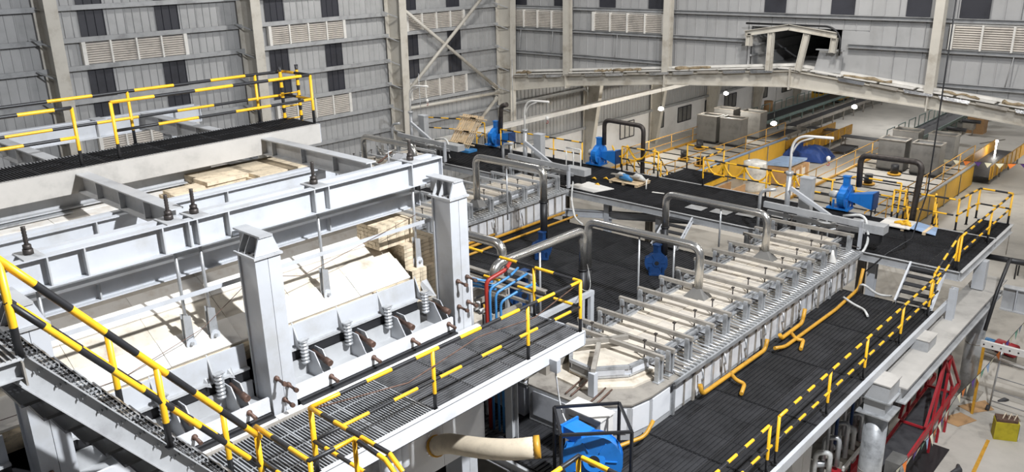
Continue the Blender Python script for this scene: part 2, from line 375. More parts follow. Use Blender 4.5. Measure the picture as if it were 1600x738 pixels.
def rafter(x0, t0, b0, x1, t1, b1):
    mb = MB()
    mb.prism([(x0, 39.6, b0), (x1, 39.6, b1), (x1, 39.6, t1), (x0, 39.6, t0)], (0, 0.04, 0))
    for z0, z1, th in ((t0, t1, -0.04), (b0, b1, 0.04)):
        mb.prism([(x0, 39.42, z0), (x1, 39.42, z1), (x1, 39.42, z1 + th), (x0, 39.42, z0 + th)], (0, 0.4, 0))
    return mb
for a in ((-37.2, 7.55, 6.55, -31.9, 8.0, 7.35), (-31.9, 8.0, 7.35, -24.95, 8.62, 8.03), (-24.95, 8.62, 8.03, -17.8, 9.32, 8.5), (-17.8, 9.32, 8.5, -11.35, 8.7, 8.12), (-11.35, 8.7, 8.12, -4.6, 8.08, 7.5), (-4.6, 8.08, 7.5, 9, 6.8, 5.9)):
    rafter(*a).build('rafter_segment', 'cream', rf)
    MB().box(a[0] - 0.03, a[0] + 0.03, 39.36, 39.86, a[2] - 0.12, a[1] + 0.12).build('end_plate', 'cream', rf)
for i in range(26):
    x = -36.4 + 1.5 * i
    if abs(x + 17.8) < 1: continue
    z = roof_z(x); MB().prism([(x, 39.33, roof_z(x) + 0.10), (x + 1.3, 39.33, roof_z(x + 1.3) + 0.10), (x + 1.25, 39.30, roof_z(x + 1.2) - 0.05 * abs(math.sin(i))), (x + 0.1, 39.30, roof_z(x) - 0.06 * abs(math.sin(i * 2.1)))], (0, 0.02, 0)).build('foil_flap', 'foil' if i % 3 else 'steel_d', rf)
for i in range(20):
    x = -36.6 + 1.65 * i; MB().bar((x, 39.7, roof_z(x) + 0.16), (x + 1.5, 39.7, roof_z(x + 1.5) + 0.16), 0.5, 0.05).build('eave_strip', 'louvre', rf)
for x0, x1 in ((-29.8, -28.6), (-28.5, -26.6), (-24.3, -22.2), (-15.2, -13.0), (-10.8, -9.3), (-8.4, -6.9), (-36, -34.8)):
    mb = MB(); pts = []
    for i in range(9):
        x = x0 + (x1 - x0) * i / 8; pts.append((x, 39.55 + R.uniform(-0.08, 0.08), roof_z(x) + 0.24 + R.uniform(-0.03, 0.06)))
    mb.tube(pts, 0.1, 7, rs=[0.02 + R.uniform(0.02, 0.09) for _ in pts]); tag(mb.build('insulation_scrap', 'hessian'), 'torn brown mineral wool on the rafter top ' + {-29.8: 'just right of the first post', -28.5: 'longest piece between the two left posts', -24.3: 'right of the second post', -15.2: 'right of the ridge vent', -10.8: 'just right of the right-hand post', -8.4: 'near the right edge of the picture', -36: 'at the far left end by the corner'}[x0], 'insulation', 'mineral wool scraps on the rafter')
# ridge monitor seen through the gable opening
rm = thing('ridge_monitor', 'cream framed ridge vent standing in the dark gable opening', 'roof vent', (-17.8, 39.4, 9.3))
for (a, b) in (((-18.85, 39.3, 9.25), (-18.85, 39.3, 11.1)), ((-17.35, 39.3, 9.35), (-17.05, 39.3, 11.1)), ((-15.75, 39.3, 10.3), (-15.7, 39.3, 11.0)), ((-20.0, 39.3, 10.4), (-20.0, 39.3, 11.0))):
    MB().ibeam(a, b, 0.28, 0.24, 0.03, 0.03, 0, (1, 0, 0)).build('vent_post', 'cream', rm)
for a, b in (((-20.25, 39.3, 11.0), (-17.95, 39.3, 11.4)), ((-17.95, 39.3, 11.4), (-15.6, 39.3, 11.1))):
    MB().ibeam(a, b, 0.28, 0.24, 0.03, 0.03).build('vent_rafter', 'cream', rm)
for i in range(1, 7):
    y = 40 + 6 * i
    mb = MB().bar((-20.1, y, 11.1), (-17.9, y, 11.5), 0.15, 0.2).bar((-17.9, y, 11.5), (-15.6, y, 11.1), 0.15, 0.2).bar((-20.1, y, 9.3), (-20.1, y, 11.1), 0.12, 0.12).bar((-15.6, y, 9.3), (-15.6, y, 11.1), 0.12, 0.12)
    mb.build('vent_frame', 'cream', rm)
MB().box(-20.4, -20.3, 40, 90, 9.2, 11.4).box(-15.7, -15.62, 40.3, 90, 9.2, 11.4).prism([(-20.4, 40.3, 11.25), (-17.9, 40.3, 11.75), (-15.3, 40.3, 11.25), (-17.9, 40.3, 11.65)], (0, 50, 0)).build('vent_shell', 'clad', rm)
for z in (9.8, 10.3, 10.8): MB().box(-20.28, -20.2, 40, 88, z, z + 0.1).build('vent_girt', 'girt', rm)
mb = MB(); arc = []
for i in range(13):
    a = math.pi / 2 * i / 12; arc.append((-16.2 + 0.8 * math.sin(a) , 39.25, 10.75 + 0.75 * math.cos(a)))
mb.tube([(-20.2, 39.25, 11.5)] + arc + [(-15.4, 39.25, 10.2)], 0.05, 8).build('vent_cowl', 'black', rm)
MB().prism([(-16.75, 39.75, 9.35), (-15.45, 39.75, 9.3), (-15.45, 39.75, 10.45), (-16.55, 39.75, 10.35)], (0, 0.02, 0)).build('vent_sheet', 'clad', rm)
MB().bar((-16.6, 39.5, 10.4), (-15.3, 39.5, 10.4), 0.2, 0.05).build('vent_shelf', 'girt', rm)

# ------------------------------------------------------------------ gratings
def grating_mesh(name, lx, ly, along, pitch, mk, hb=0.03, base='grate'):
    mb = MB(); mb.box(0.01, lx - 0.01, 0.01, ly - 0.01, -0.045, -0.022, 1)
    if along == 'y':
        k = int(lx / pitch)
        for i in range(k): x = (i + 0.5) * lx / k; mb.box(x - 0.008, x + 0.008, 0.01, ly - 0.01, -0.022, 0)
        for i in range(1, max(2, int(ly / 0.9))): y = i * ly / max(2, int(ly / 0.9)); mb.box(0.01, lx - 0.01, y - 0.005, y + 0.005, -0.022, -0.016)
    else:
        k = int(ly / pitch)
        for i in range(k): y = (i + 0.5) * ly / k; mb.box(0.01, lx - 0.01, y - 0.008, y + 0.008, -0.022, 0)
        for i in range(1, max(2, int(lx / 0.4))): x = i * lx / max(2, int(lx / 0.4)); mb.box(x - 0.006, x + 0.006, 0.01, ly - 0.01, -0.022, -0.004)
    mb.box(0.01, lx - 0.01, 0.01, 0.02, -0.04, 0); mb.box(0.01, lx - 0.01, ly - 0.02, ly - 0.01, -0.04, 0)
    return mb.mesh(name, [mk, base])
# working deck round the forehearths
dk = thing('working_deck', 'black grating working deck around the forehearths', 'platform', (-6.0, 11, 4.9))
gm = grating_mesh('grating_panel', 1.2, 2.7, 'y', 0.10, 'grate')
for ix in range(20):
    for iy in range(5):
        x0 = -7.22 - 1.2 * ix; y0 = 11.0 + 2.7 * iy
        if y0 > 21: pass
        inst(gm, 'grating_panel', dk, (x0, y0, 4.9))
for y in (11.0, 15.7, 20.0, 24.4): MB().ibeam((-31, y, 4.72), (-6.1, y, 4.72), 0.24, 0.15).build('joist', 'steel', dk)
for a, b in (((-6.0, 9.5, 4.8), (-6.0, 26.1, 4.8)),): MB().chan(a, b, 0.24, 0.09, 0.012, 0).build('edge_channel', 'steel_l', dk)
MB().box(-6.0, -5.96, 11.0, 26.1, 4.8, 4.9).build('toe_plate', 'steel_l', dk)
gm2 = grating_mesh('grating_panel', 1.2, 1.5, 'y', 0.10, 'grate')
for ix in range(3): inst(gm2, 'grating_panel', dk, (-7.22 - 1.2 * ix, 9.5, 4.9))
# upper cross deck
ud = thing('cross_deck', 'raised black grating deck crossing behind the forehearth heads', 'platform', (-6, 26, 5.7))
gm = grating_mesh('grating_panel', 1.0, 1.98, 'x', 0.12, 'grate', 0.03, 'grate')
for ix in range(26):
    for iy in range(2): inst(gm, 'grating_panel', ud, (-6.9 - 1.0 * ix, 26.02 + 2.0 * iy, 5.7))
inst(gm, 'grating_panel', ud, (-6.95, 30.03, 5.7))
for a, b in (((-31.9, 26.0, 5.56), (-5.9, 26.0, 5.56)), ((-31.9, 30.0, 5.56), (-5.9, 30.0, 5.56)), ((-5.88, 26.0, 5.56), (-5.88, 32, 5.56)), ((-7, 32.0, 5.56), (-5.9, 32.0, 5.56))):
    MB().chan(a, b, 0.28, 0.10, 0.014, 0, (0, 0, 1), -1).build('edge_channel', 'steel', ud)
for x in (-9, -13, -17, -21, -25, -29): MB().ibeam((x, 26.1, 5.5), (x, 29.9, 5.5), 0.2, 0.15).build('joist', 'steel', ud)
for x in (-8.6, -19.3, -16.8, -24, -30): MB().ibeam((x, 26.6, 0), (x, 26.6, 5.4), 0.25, 0.25, 0.03, 0.02, 0, (0, 1, 0)).build('prop', 'steel_l', ud)
for x in (-10, -14.5, -19.3, -24): MB().ibeam((x, 29.7, 0), (x, 29.7, 5.4), 0.25, 0.25, 0.03, 0.02, 0, (0, 1, 0)).build('prop', 'steel_d', ud)
MB().ibeam((-22, 25.3, 4.75), (-15.5, 28.5, 4.75), 0.3, 0.2).build('joist', 'steel_l', ud)
# landing towards the lehrs
ld = thing('stair_landing', 'black landing beside the cross deck at the chained gap', 'platform', (-18.5, 30, 5.7))
for i in range(2): inst(gm, 'grating_panel', ld, (-19.0 + i, 30.05, 5.7))
MB().box(-19, -17, 30.05, 32, 5.5, 5.64).build('landing_frame', 'yellow', ld)

def stair(label, top, bottom, width, axis, mats=('steel_l', 'grate'), n=5):
    # axis: direction of the width
    t = thing('steel_stair', label, 'stairs', tuple(bottom)); w = V(axis).normalized() * width; a, b = V(top), V(bottom)
    for k in (0, 1): MB().chan(a + w * k, b + w * k, 0.2, 0.06, 0.012, 0, (0, 0, 1), 1 if k else -1).build('stringer', mats[0], t)
    for i in range(n):
        p = a.lerp(b, (i + 0.5) / n); d = (b - a); d.z = 0; d.normalize()
        MB().bar(p + w * 0.03, p + w * 0.97, 0.24, 0.035).build('tread', mats[1], t)
    return t
stair('steel stair with white stringers behind the pipes, leading up to the cross deck', (-15.95, 25.9, 5.6), (-15.6, 24.2, 4.9), 1.0, (1, 0, 0))
stair('short stair with white stringers at the right end of the cross deck', (-7.3, 26.0, 5.65), (-7.15, 24.4, 4.92), 1.0, (1, 0, 0))

# railings of the right walkway and cross deck
railing('striped railing along the outer edge of the right walkway', [(-6.08, 14.35, 4.95), (-6.08, 24.6, 4.95)], [(-6.08, y, 4.95) for y in (14.35, 16.9, 19.1, 21.6, 23.9)], seg=0.33, start=0)
railing('short striped railing at the near bottom corner of the right walkway', [(-6.08, 9.6, 4.95), (-6.08, 14.1, 4.95)], [(-6.08, y, 4.95) for y in (9.6, 11.6, 13.95)], seg=0.33)
railing('striped railing rising beside the short stair at the right', [(-6.2, 24.5, 4.95), (-6.1, 26.1, 5.7)], [(-6.2, 24.5, 4.95), (-6.1, 26.1, 5.7)], seg=0.3)
railing('striped corner railing looping round the right end of the cross deck', [(-6.02, 26.1, 5.7), (-6.02, 31.95, 5.7), (-7.05, 32.0, 5.7), (-7.2, 30.0, 5.7)], [(-6.02, 26.1, 5.7), (-6.02, 29.35, 5.7), (-6.02, 31.95, 5.7), (-7.05, 32, 5.7), (-7.1, 31.0, 5.7), (-7.2, 30.1, 5.7)], seg=0.4)
railing('striped back railing of the cross deck right of the blower', [(-9.3, 30.0, 5.7), (-7.3, 30.0, 5.7)], [(-9.3, 30, 5.7), (-9.1, 30, 5.7)], seg=0.45)
railing('striped back railing of the cross deck behind the crane davit', [(-16.9, 29.95, 5.7), (-11.5, 29.95, 5.7), (-11.0, 31.0, 5.7), (-9.4, 31.0, 5.7)], [(-16.9, 29.95, 5.7), (-14.1, 29.95, 5.7), (-11.5, 29.95, 5.7), (-11.0, 31.0, 5.7), (-9.4, 31.0, 5.7)], seg=0.5)
railing('striped back railing of the cross deck left of the chained landing', [(-21.0, 29.95, 5.7), (-19.1, 29.95, 5.7)], None, seg=0.4)
railing('striped back railing of the cross deck left of the middle blower', [(-28.0, 29.5, 5.7), (-22.9, 29.5, 5.7)], None, seg=0.45, spacing=1.7)
railing('striped railing round the left blower at the far left of the cross deck', [(-33.5, 29.5, 5.7), (-31.6, 30.2, 5.7), (-29.8, 30.2, 5.7), (-29.2, 29.0, 5.7)], None, seg=0.45)
railing('striped railing on the landing before the middle lehr', [(-18.9, 32.0, 5.7), (-17.1, 32.0, 5.7), (-17.05, 30.2, 5.7)], None, seg=0.35)
for (a, b, lab) in (((-20.9, 30.2, 5.7), (-22.2, 34.5, 2.6), 'left'), ((-19.6, 30.4, 5.7), (-20.9, 34.7, 2.6), 'right')):
    railing('striped %s-hand rail of the stair down to the middle lehr' % lab, [a, b], None, seg=0.4, spacing=1.3)
stair('dark stair going down from the cross deck to the middle lehr', (-20.9, 30.2, 5.6), (-22.2, 34.5, 2.6), 1.2, (1, 0, 0), ('yellow', 'black'), 9)
stair('dark stair going down at the right end towards the right lehr', (-8.9, 30.2, 5.6), (-10.6, 37.5, 1.9), 0.9, (1, 0, 0), ('yellow', 'black'), 10)
railing('striped rail of the stair towards the right lehr', [(-8.0, 30.3, 5.7), (-9.6, 37.5, 1.9)], None, seg=0.4, spacing=1.4)
railing('striped left-hand rail of the stair towards the right lehr', [(-9.0, 30.3, 5.7), (-10.7, 37.5, 1.9)], None, seg=0.4, spacing=1.4)
# swags of yellow plastic chain
ch = thing('chain_barrier', 'yellow plastic chain hung in swags along the cross deck railing', 'chain', (-17, 29.9, 5.7))
cx = [-16.8, -16.0, -15.1, -14.0, -13.0, -12.2]
for a, b in zip(cx, cx[1:]):
    pts = [(a + (b - a) * i / 10, 30.02, 6.75 - 0.5 * (1 - (2 * i / 10 - 1) ** 2)) for i in range(11)]
    MB().tube(pts, 0.035, 6, rs=[0.03 + 0.02 * (i % 2) for i in range(11)]).build('chain_swag', 'yellow', ch)
for a in cx[1:-1]: MB().tube([(a, 30.03, 6.8 - 0.08 * i) for i in range(9)], 0.03, 6, rs=[0.03 + 0.03 * (i % 2) for i in range(9)]).build('chain_end', 'yellow', ch)
ch = thing('chain_barrier', 'yellow plastic chain on the rail beside the middle lehr stair', 'chain', (-21, 29.9, 5.7))
for a, b in ((-21.6, -20.7), (-20.7, -19.7)):
    pts = [(a + (b - a) * i / 10, 30.02, 6.75 - 0.45 * (1 - (2 * i / 10 - 1) ** 2)) for i in range(11)]
    MB().tube(pts, 0.035, 6, rs=[0.03 + 0.02 * (i % 2) for i in range(11)]).build('chain_swag', 'yellow', ch)

# ------------------------------------------------------------------ melting furnace: crown, skewback steel, pillars, girders
CX, CR, CZ = -16.9, 8.06, 2.5
def arc(th, r=CR): return (CX + r * math.sin(th), CZ + r * math.cos(th))
fu = thing('glass_furnace', 'white insulated arched glass furnace under the steel girders', 'furnace', (CX, 3, 8))
mb = MB(); rings = []
for y in (-5.2, 9.9):
    rings.append([(arc(-0.66 + 1.32 * i / 24, CR - 0.07)[0], y, arc(-0.66 + 1.32 * i / 24, CR - 0.07)[1]) for i in range(25)] + [(arc(0.66, CR - 0.6)[0], y, arc(0.66, CR - 0.6)[1]), (arc(-0.66, CR - 0.6)[0], y, arc(-0.66, CR - 0.6)[1])])
mb.loft(rings).build('vault', 'brick', fu)
TH = 1.30; rows = 20
bmesh_c = {}
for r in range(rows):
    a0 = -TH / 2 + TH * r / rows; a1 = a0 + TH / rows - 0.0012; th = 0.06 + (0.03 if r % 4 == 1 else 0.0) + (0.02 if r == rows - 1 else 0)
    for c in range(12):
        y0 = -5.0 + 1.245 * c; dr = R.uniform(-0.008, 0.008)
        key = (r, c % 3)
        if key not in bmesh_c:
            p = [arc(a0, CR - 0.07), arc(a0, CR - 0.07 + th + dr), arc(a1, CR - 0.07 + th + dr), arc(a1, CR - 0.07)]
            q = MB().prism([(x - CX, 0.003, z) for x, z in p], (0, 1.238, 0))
            bmesh_c[key] = q.mesh('insulation_board', 'insul' if (rows - 1 - r) in (1,) else 'board_b' if (rows - 1 - r) in (3, 4, 7) or r % 7 == 0 else 'crown')  # darker rows: bare boards, partly beam shadows painted as bands
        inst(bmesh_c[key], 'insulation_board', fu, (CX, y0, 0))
# steel along the springer of the arch (right side facing the walkway) and the mirrored one
for sgn, side, lab in ((1, 'near', 'grey steel springer channel with gussets, springs and rusty jack bolts along the furnace side'), (-1, 'far', 'grey steel springer channel on the far side of the furnace under the platform')):
    def X(x): return x if sgn > 0 else 2 * CX - x
    sk = thing('springer_steel', lab, 'steelwork', (X(-12), 3, 8))
    def bx(a, b, y0, y1, z0, z1, name, m, mbx=None):
        lo, hi = sorted((X(a), X(b))); mm = mbx or MB(); mm.box(lo, hi, y0, y1, z0, z1)
        if mbx is None: mm.build(name, m, sk)
    bays = [(-4.6, -1.4), (-0.8, 2.5), (3.2, 6.18), (6.72, 10.4)]
    for y0, y1 in bays:
        e = 9.95 if y1 > 10 else y1
        MB().prism([(X(-11.98), y0, 8.9), (X(-11.94), y0, 8.9), (X(-11.92), y0, 8.5), (X(-11.96), y0, 8.5)], (0, e - y0, 0)).build('springer_plate', 'steel_l', sk)
        bx(-11.98, -11.84, y0, e, 8.46, 8.5, 'ledge', 'steel'); bx(-11.93, -11.88, y0, e, 8.22, 8.46, 'recess', 'black')
        bx(-11.86, -11.82, y0, e, 7.95, 8.27, 'lower_plate', 'steel'); bx(-11.86, -11.36, y0, y1, 7.93, 7.96, 'shelf', 'steel')
        bx(-11.38, -11.33, y0 - 0.1, y1, 7.84, 8.10, 'front_plate', 'pale_lit')
        bx(-11.33, -11.27, y0, y1, 7.78, 7.83, 'black_rail', 'black'); bx(-11.26, -11.19, y0, y1, 7.775, 7.80, 'black_rail', 'black')
        k = 0; y = y0 + 0.47
        while y < y1 - 0.1:
            MB().prism([(X(-11.97), y - 0.06, 8.94), (X(-11.76), y - 0.06, 8.48), (X(-11.97), y - 0.06, 8.48)], (0, 0.025, 0)).build('gusset', 'steel', sk)
            sp = [(X(-11.74), y, 8.20 + 0.0165 * i) for i in range(28)]
            MB().tube(sp, 0.07, 10, rs=[0.08 if (i // 2) % 2 else 0.05 for i in range(28)]).box(X(-11.74) - 0.05, X(-11.74) + 0.05, y - 0.09, y + 0.09, 8.655, 8.675).build('spring', 'galv', sk)
            for dy in (0.10, 0.27):
                MB().prism([(X(-11.83), y + dy, 8.42), (X(-11.6), y + dy, 8.42), (X(-11.38), y + dy, 8.1), (X(-11.38), y + dy, 7.96), (X(-11.83), y + dy, 7.96)], (0, 0.018, 0)).build('jack_bracket', 'steel_l', sk)
            MB().tube([(X(-11.78), y + 0.19, 8.36), (X(-11.42), y + 0.19, 8.31), (X(-11.415), y + 0.19, 8.31), (X(-11.25), y + 0.19, 8.29)], 0.05, 9, rs=[0.045, 0.045, 0.06, 0.06]).build('jack_bolt', 'rust', sk)
            MB().tube([(X(-11.35), y + 0.22, 8.0), (X(-11.3), y + 0.22, 8.0), (X(-11.3), y + 0.22, 8.0), (X(-11.12), y + 0.22, 7.97)], 0.03, 8, rs=[0.05, 0.05, 0.03, 0.035]).build('tie_bolt', 'rust', sk)
            MB().tube([(X(-11.35), y + 0.3, 7.73), (X(-11.12), y + 0.3, 7.71)], 0.03, 8).build('tie_bolt', 'rust', sk)
            y += 0.95
# side wall of the furnace below
bw = fu
for i in range(13): MB().box(-11.26, -11.14, -4.6 + 1.2 * i, -3.41 + 1.2 * i, 5.0, 7.77).build('wall_block', 'white', bw)
MB().box(-21.75, -12.05, -5, 10.9, 3.5, 7.85).build('furnace_block', 'black', bw)
MB().box(-22.0, -12.0, 9.0, 9.9, 7.9, 8.9).build('end_block', 'brick', bw)

def pillar(label, y, sgn=1):
    def X(x): return x if sgn > 0 else 2 * CX - x
    t = thing('furnace_pillar', label, 'column', (X(-11.65), y, 3))
    def bxx(a, b, y0, y1, z0, z1, mbx): lo, hi = sorted((X(a), X(b))); return mbx.box(lo, hi, y0, y1, z0, z1)
    w = 0.23
    # box made of two channels: outer plates, recessed webs
    m1 = MB(); bxx(-11.34, -11.3, y - w, y - 0.004, 3, 10.53, m1); bxx(-11.79, -11.34, y - w + 0.03, y - w + 0.06, 3, 10.53, m1); bxx(-11.83, -11.79, y - w, y - 0.004, 3, 10.53, m1)
    m1.build('column_half', 'steel_l', t)
    m2 = MB(); bxx(-11.34, -11.3, y + 0.004, y + w, 3, 10.53, m2); bxx(-11.79, -11.34, y + w - 0.06, y + w - 0.03, 3, 10.53, m2); bxx(-11.83, -11.79, y + 0.004, y + w, 3, 10.53, m2)
    m2.build('column_half', 'steel_l', t)
    m = MB(); bxx(-11.9, -11.26, y - w - 0.03, y + w + 0.03, 10.53, 10.57, m); hp = m.build('head_plate', 'steel', t)
    MB().prism([(X(-11.29), y - w, 10.575), (X(-11.29), y + w, 10.575), (X(-11.29), y + w * 0.5, 10.89), (X(-11.29), y - w * 0.5, 10.89)], (0.03 * -sgn, 0, 0)).build('head_face', 'steel_l', t)
    m = MB(); bxx(-12.07, -11.27, y - w * 0.52, y + w * 0.52, 10.865, 10.895, m); m.build('head_top', 'steel', t)
    m = MB(); bxx(-12.07, -11.32, y - 0.02, y + 0.02, 10.57, 10.865, m); m.build('head_web', 'steel', t)
    for x in (-11.8, -11.62):
        MB().prism([(X(x), y - w, 10.575), (X(x), y - 0.02, 10.575), (X(x), y - 0.02, 10.86), (X(x), y - 0.08, 10.86)], (0.018, 0, 0)).build('head_gusset', 'steel', t)
        MB().prism([(X(x), y + w, 10.575), (X(x), y + 0.02, 10.575), (X(x), y + 0.02, 10.86), (X(x), y + 0.08, 10.86)], (0.018, 0, 0)).build('head_gusset', 'steel', t)
    MB().prism([(X(-11.9), y - 0.02, 10.53), (X(-11.83), y - 0.02, 10.53), (X(-11.83), y - 0.02, 10.15)], (0, 0.03, 0)).build('knee_plate', 'steel', t)
    for x in (-11.7, -11.55, -11.4): MB().cyl((X(x), y - 0.17, 10.57), (X(x), y - 0.17, 10.595), 0.022, 8).build('head_bolt', 'stud', hp)
    for dy, z in ((-0.13, 8.85), (0.13, 8.87), (-0.13, 8.3), (0.13, 8.32)) if y > 9 else ((-0.12, 8.42), (0.08, 8.22), (-0.02, 7.98)):
        MB().tube([(X(-11.3), y + dy, z), (X(-11.25), y + dy, z), (X(-11.25), y + dy, z), (X(-11.08), y + dy, z - 0.02), (X(-11.08), y + dy, z - 0.02), (X(-11.02), y + dy, z - 0.02)], 0.03, 8, rs=[0.045, 0.045, 0.025, 0.025, 0.04, 0.04]).build('jack_bolt', 'rust', t)
    return t
for y, lab in ((-1.1, 'grey box pillar nearest the camera side, left of the stair'), (2.93, 'grey box pillar half hidden behind the near stair'), (6.45, 'tall grey box pillar with gusseted head between the stair and the bricks'), (10.66, 'tall grey box pillar beside the red and blue pipes')):
    pillar(lab, y)
for y, lab in ((2.75, 'far side furnace pillar seen below the raised platform at the left edge'), (6.48, 'second far side furnace pillar under the raised platform'), (10.36, 'far side furnace pillar at the far end under the ladder')):
    pillar(lab, y, -1)

def girder(label, x, y0, y1, z, h, w, stiff=(), plates=(), m='steel_l', ends=True):
    t = thing('steel_girder', label, 'girder', (x, (y0 + y1) / 2, z - h))
    g = w * 0.22
    MB().chan((x + g + w * 0.18, y0, z - h / 2), (x + g + w * 0.18, y1, z - h / 2), h, w * 0.36, 0.02, 0, (0, 0, 1), -1).build('channel', m, t)
    MB().chan((x - g - w * 0.18, y0, z - h / 2), (x - g - w * 0.18, y1, z - h / 2), h, w * 0.36, 0.02, 0, (0, 0, 1), 1).build('channel', m, t)
    for y in stiff: MB().box(x + g + 0.02, x + w * 0.58, y - 0.012, y + 0.012, z - h + 0.02, z - 0.02).build('stiffener', 'steel', t)
    for y in plates: MB().box(x - w * 0.55, x + w * 0.58, y - 0.14, y + 0.14, z, z + 0.02).build('washer_plate', 'steel', t)
    if ends: MB().box(x - w * 0.5, x + w * 0.5, y1, y1 + 0.02, z - h, z).build('end_plate', m, t)
    return t
rodsY = (-2.0, 1.6, 3.4, 5.42, 5.84, 8.1, 10.35)
st = [-1.0, 1.0, 2.2, 3.55, 4.05, 5.2, 5.62, 5.76, 6.3, 7.95, 8.25, 10.2]
girder('long main girder with dark threaded studs on top, above the near edge of the crown', -12.3, -4.5, 11.0, 11.19, 0.46, 0.40, st, rodsY)
girder('lower shadowed girder under and behind the main girder', -12.85, -4.5, 10.85, 10.40, 0.30, 0.36, (4.35, 8.6), (), 'steel_l')
girder('girder resting behind the main girder over the crown', -14.3, -4.5, 9.9, 10.93, 0.38, 0.34, (2.5, 5.0, 7.4), (), 'steel_l')
girder('far longitudinal girder beyond the raised platform', -21.5, -4.5, 10.7, 11.33, 0.42, 0.42, (2, 4, 6, 8, 10), (5.6, 8.1), 'steel_l')
for (x, y, z, lab) in [(-12.3, yy, 11.19, l) for yy, l in zip(rodsY, ('nearest the camera, out of the left edge', 'left of the frame edge', 'at the left behind the stair rail', 'left one of the close pair', 'right one of the close pair', 'alone in the middle of the girder', 'at the far end beside the duct'))] + [(-21.5, 5.4, 11.33, 'on the far girder behind the raised railing')]:
    t = thing('threaded_stud', 'dark threaded stud on the main girder, ' + lab if x > -20 else 'dark threaded stud with nut ' + lab, 'bolt', (x, y, z))
    th_ = MB().tube([(x, y, z + 0.02 + 0.021 * i) for i in range(20)], 0.03, 8, rs=[0.034 if i % 2 else 0.028 for i in range(20)]).build('thread', 'stud', t)
    MB().cyl((x, y, z + 0.02), (x, y, z + 0.10), 0.07, 6).build('nut', 'stud', th_); MB().cyl((x, y, z + 0.10), (x, y, z + 0.16), 0.058, 6).build('nut', 'stud', th_)
for y, lab in zip(rodsY[1:], ('left of the frame edge', 'behind the near stair rail', 'left one of the pair by the first pillar', 'right one of the pair by the first pillar', 'alone between the two tall pillars', 'beside the brick stacks')):
    x = -12.28; t = thing('hanger_rod', 'grey hanger rod with pinned links, ' + lab, 'rod', (x, y, 8.4))
    MB().cyl((x, y, 9.4), (x, y, 10.75), 0.028, 9).build('rod', 'galv', t)
    for dx in (-0.05, 0.05):
        MB().prism([(x + dx, y - 0.06, 9.62), (x + dx, y + 0.06, 9.58), (x + dx, y + 0.075, 8.98), (x + dx, y - 0.075, 8.98)], (0.018, 0, 0)).build('clevis_plate', 'galv', t)
    for dx in (-0.025, 0.07):
        pts = [(x + dx, y + 0.085 * math.cos(a), 9.12 + 0.085 * math.sin(a)) for a in [math.pi * i / 6 for i in range(7)]] + [(x + dx, y + 0.085 * math.cos(a), 8.78 + 0.085 * math.sin(a)) for a in [math.pi + math.pi * i / 6 for i in range(7)]]
        MB().prism(pts, (0.018, 0, 0)).build('link', 'steel_l', t)
    for z in (9.12, 8.78): MB().cyl((x - 0.06, y, z), (x + 0.13, y, z), 0.03, 8).build('pin', 'galv', t)
    MB().prism([(x + 0.02, y - 0.1, 8.85), (x + 0.02, y + 0.1, 8.85), (x + 0.5, y + 0.02, 8.45), (x + 0.3, y - 0.1, 8.45)], (0.02, 0, 0)).build('lug_plate', 'steel', t)
for y, x0, x1, z, lab in ((1.75, -12.55, -16.3, 11.30, 'cross beam running under the raised platform, out of the left edge'), (5.65, -12.5, -16.3, 11.30, 'grey cross beam meeting the main girder by the pair of studs'), (9.55, -12.5, -16.9, 11.30, 'long grey cross beam below the far end of the raised platform'),
                          (5.65, -17.5, -21.3, 11.36, 'grey cross beam beyond the raised platform at the left'), (9.2, -17.5, -21.3, 11.36, 'grey cross beam beyond the platform near its railing post')):
    t = thing('cross_beam', lab, 'beam', ((x0 + x1) / 2, y, z - 0.36)); MB().ibeam((x0, y, z - 0.18), (x1, y, z - 0.18), 0.36, 0.24, 0.025, 0.02).build('beam', 'steel', t)
    for k in range(1, 4):
        xx = x0 + (x1 - x0) * k / 4; MB().box(xx - 0.01, xx + 0.01, y - 0.11, y + 0.11, z - 0.33, z - 0.03).build('stiffener', 'steel', t)
tag(MB().bar((-12.06, -4, 10.03), (-12.06, 10.6, 9.97), 0.012, 0.075).build('flat_tie_bar', 'steel_l'), 'thin flat steel tie bar stretched in front of the crown between the pillars', 'tie bar')
tag(MB().tube([(-12.0, 2.4, 9.1), (-12.1, 4.2, 9.0), (-12.1, 5.6, 9.35), (-12.1, 6.6, 9.95), (-12.05, 7.5, 9.7), (-12.05, 9.0, 9.95), (-12.0, 10.2, 10.2)], 0.006, 5).build('loose_wire', 'rust'), 'thin loose wire sagging across the white crown', 'wire')

# brick stacks closing the end of the crown
def brick_stack(label, x0, x1, y0, y1, z0, z1, hole=None):
    t = thing('brick_stack', label, 'bricks', ((x0 + x1) / 2, (y0 + y1) / 2, z0))
    nx = max(1, round((x1 - x0) / 0.115)); ny = max(1, round((y1 - y0) / 0.235)); nz = max(1, round((z1 - z0) / 0.085))
    bx, by, bz = (x1 - x0) / nx, (y1 - y0) / ny, (z1 - z0) / nz
    me = MB().box(0.004, bx - 0.004, 0.004, by - 0.004, 0.0, bz - 0.007).mesh('brick', 'brick')
    for i in range(nx):
        for j in range(ny):
            for k in range(nz):
                if (k < nz - 1 and j > 0 and i < nx - 1): continue
                o = inst(me, 'brick', t, (x0 + i * bx + R.uniform(-0.004, 0.004), y0 + j * by + R.uniform(-0.004, 0.004), z0 + k * bz))
    return t
brick_stack('topmost stack of pale fire bricks at the end of the crown', -13.15, -12.45, 9.55, 10.45, 9.5, 9.97)
brick_stack('wide middle stack of fire bricks stepping down beside the far pillar', -12.95, -12.3, 10.05, 10.95, 9.0, 9.5)
brick_stack('lowest stack of fire bricks behind the last hanger rod', -12.6, -12.1, 10.05, 10.9, 8.3, 9.0)
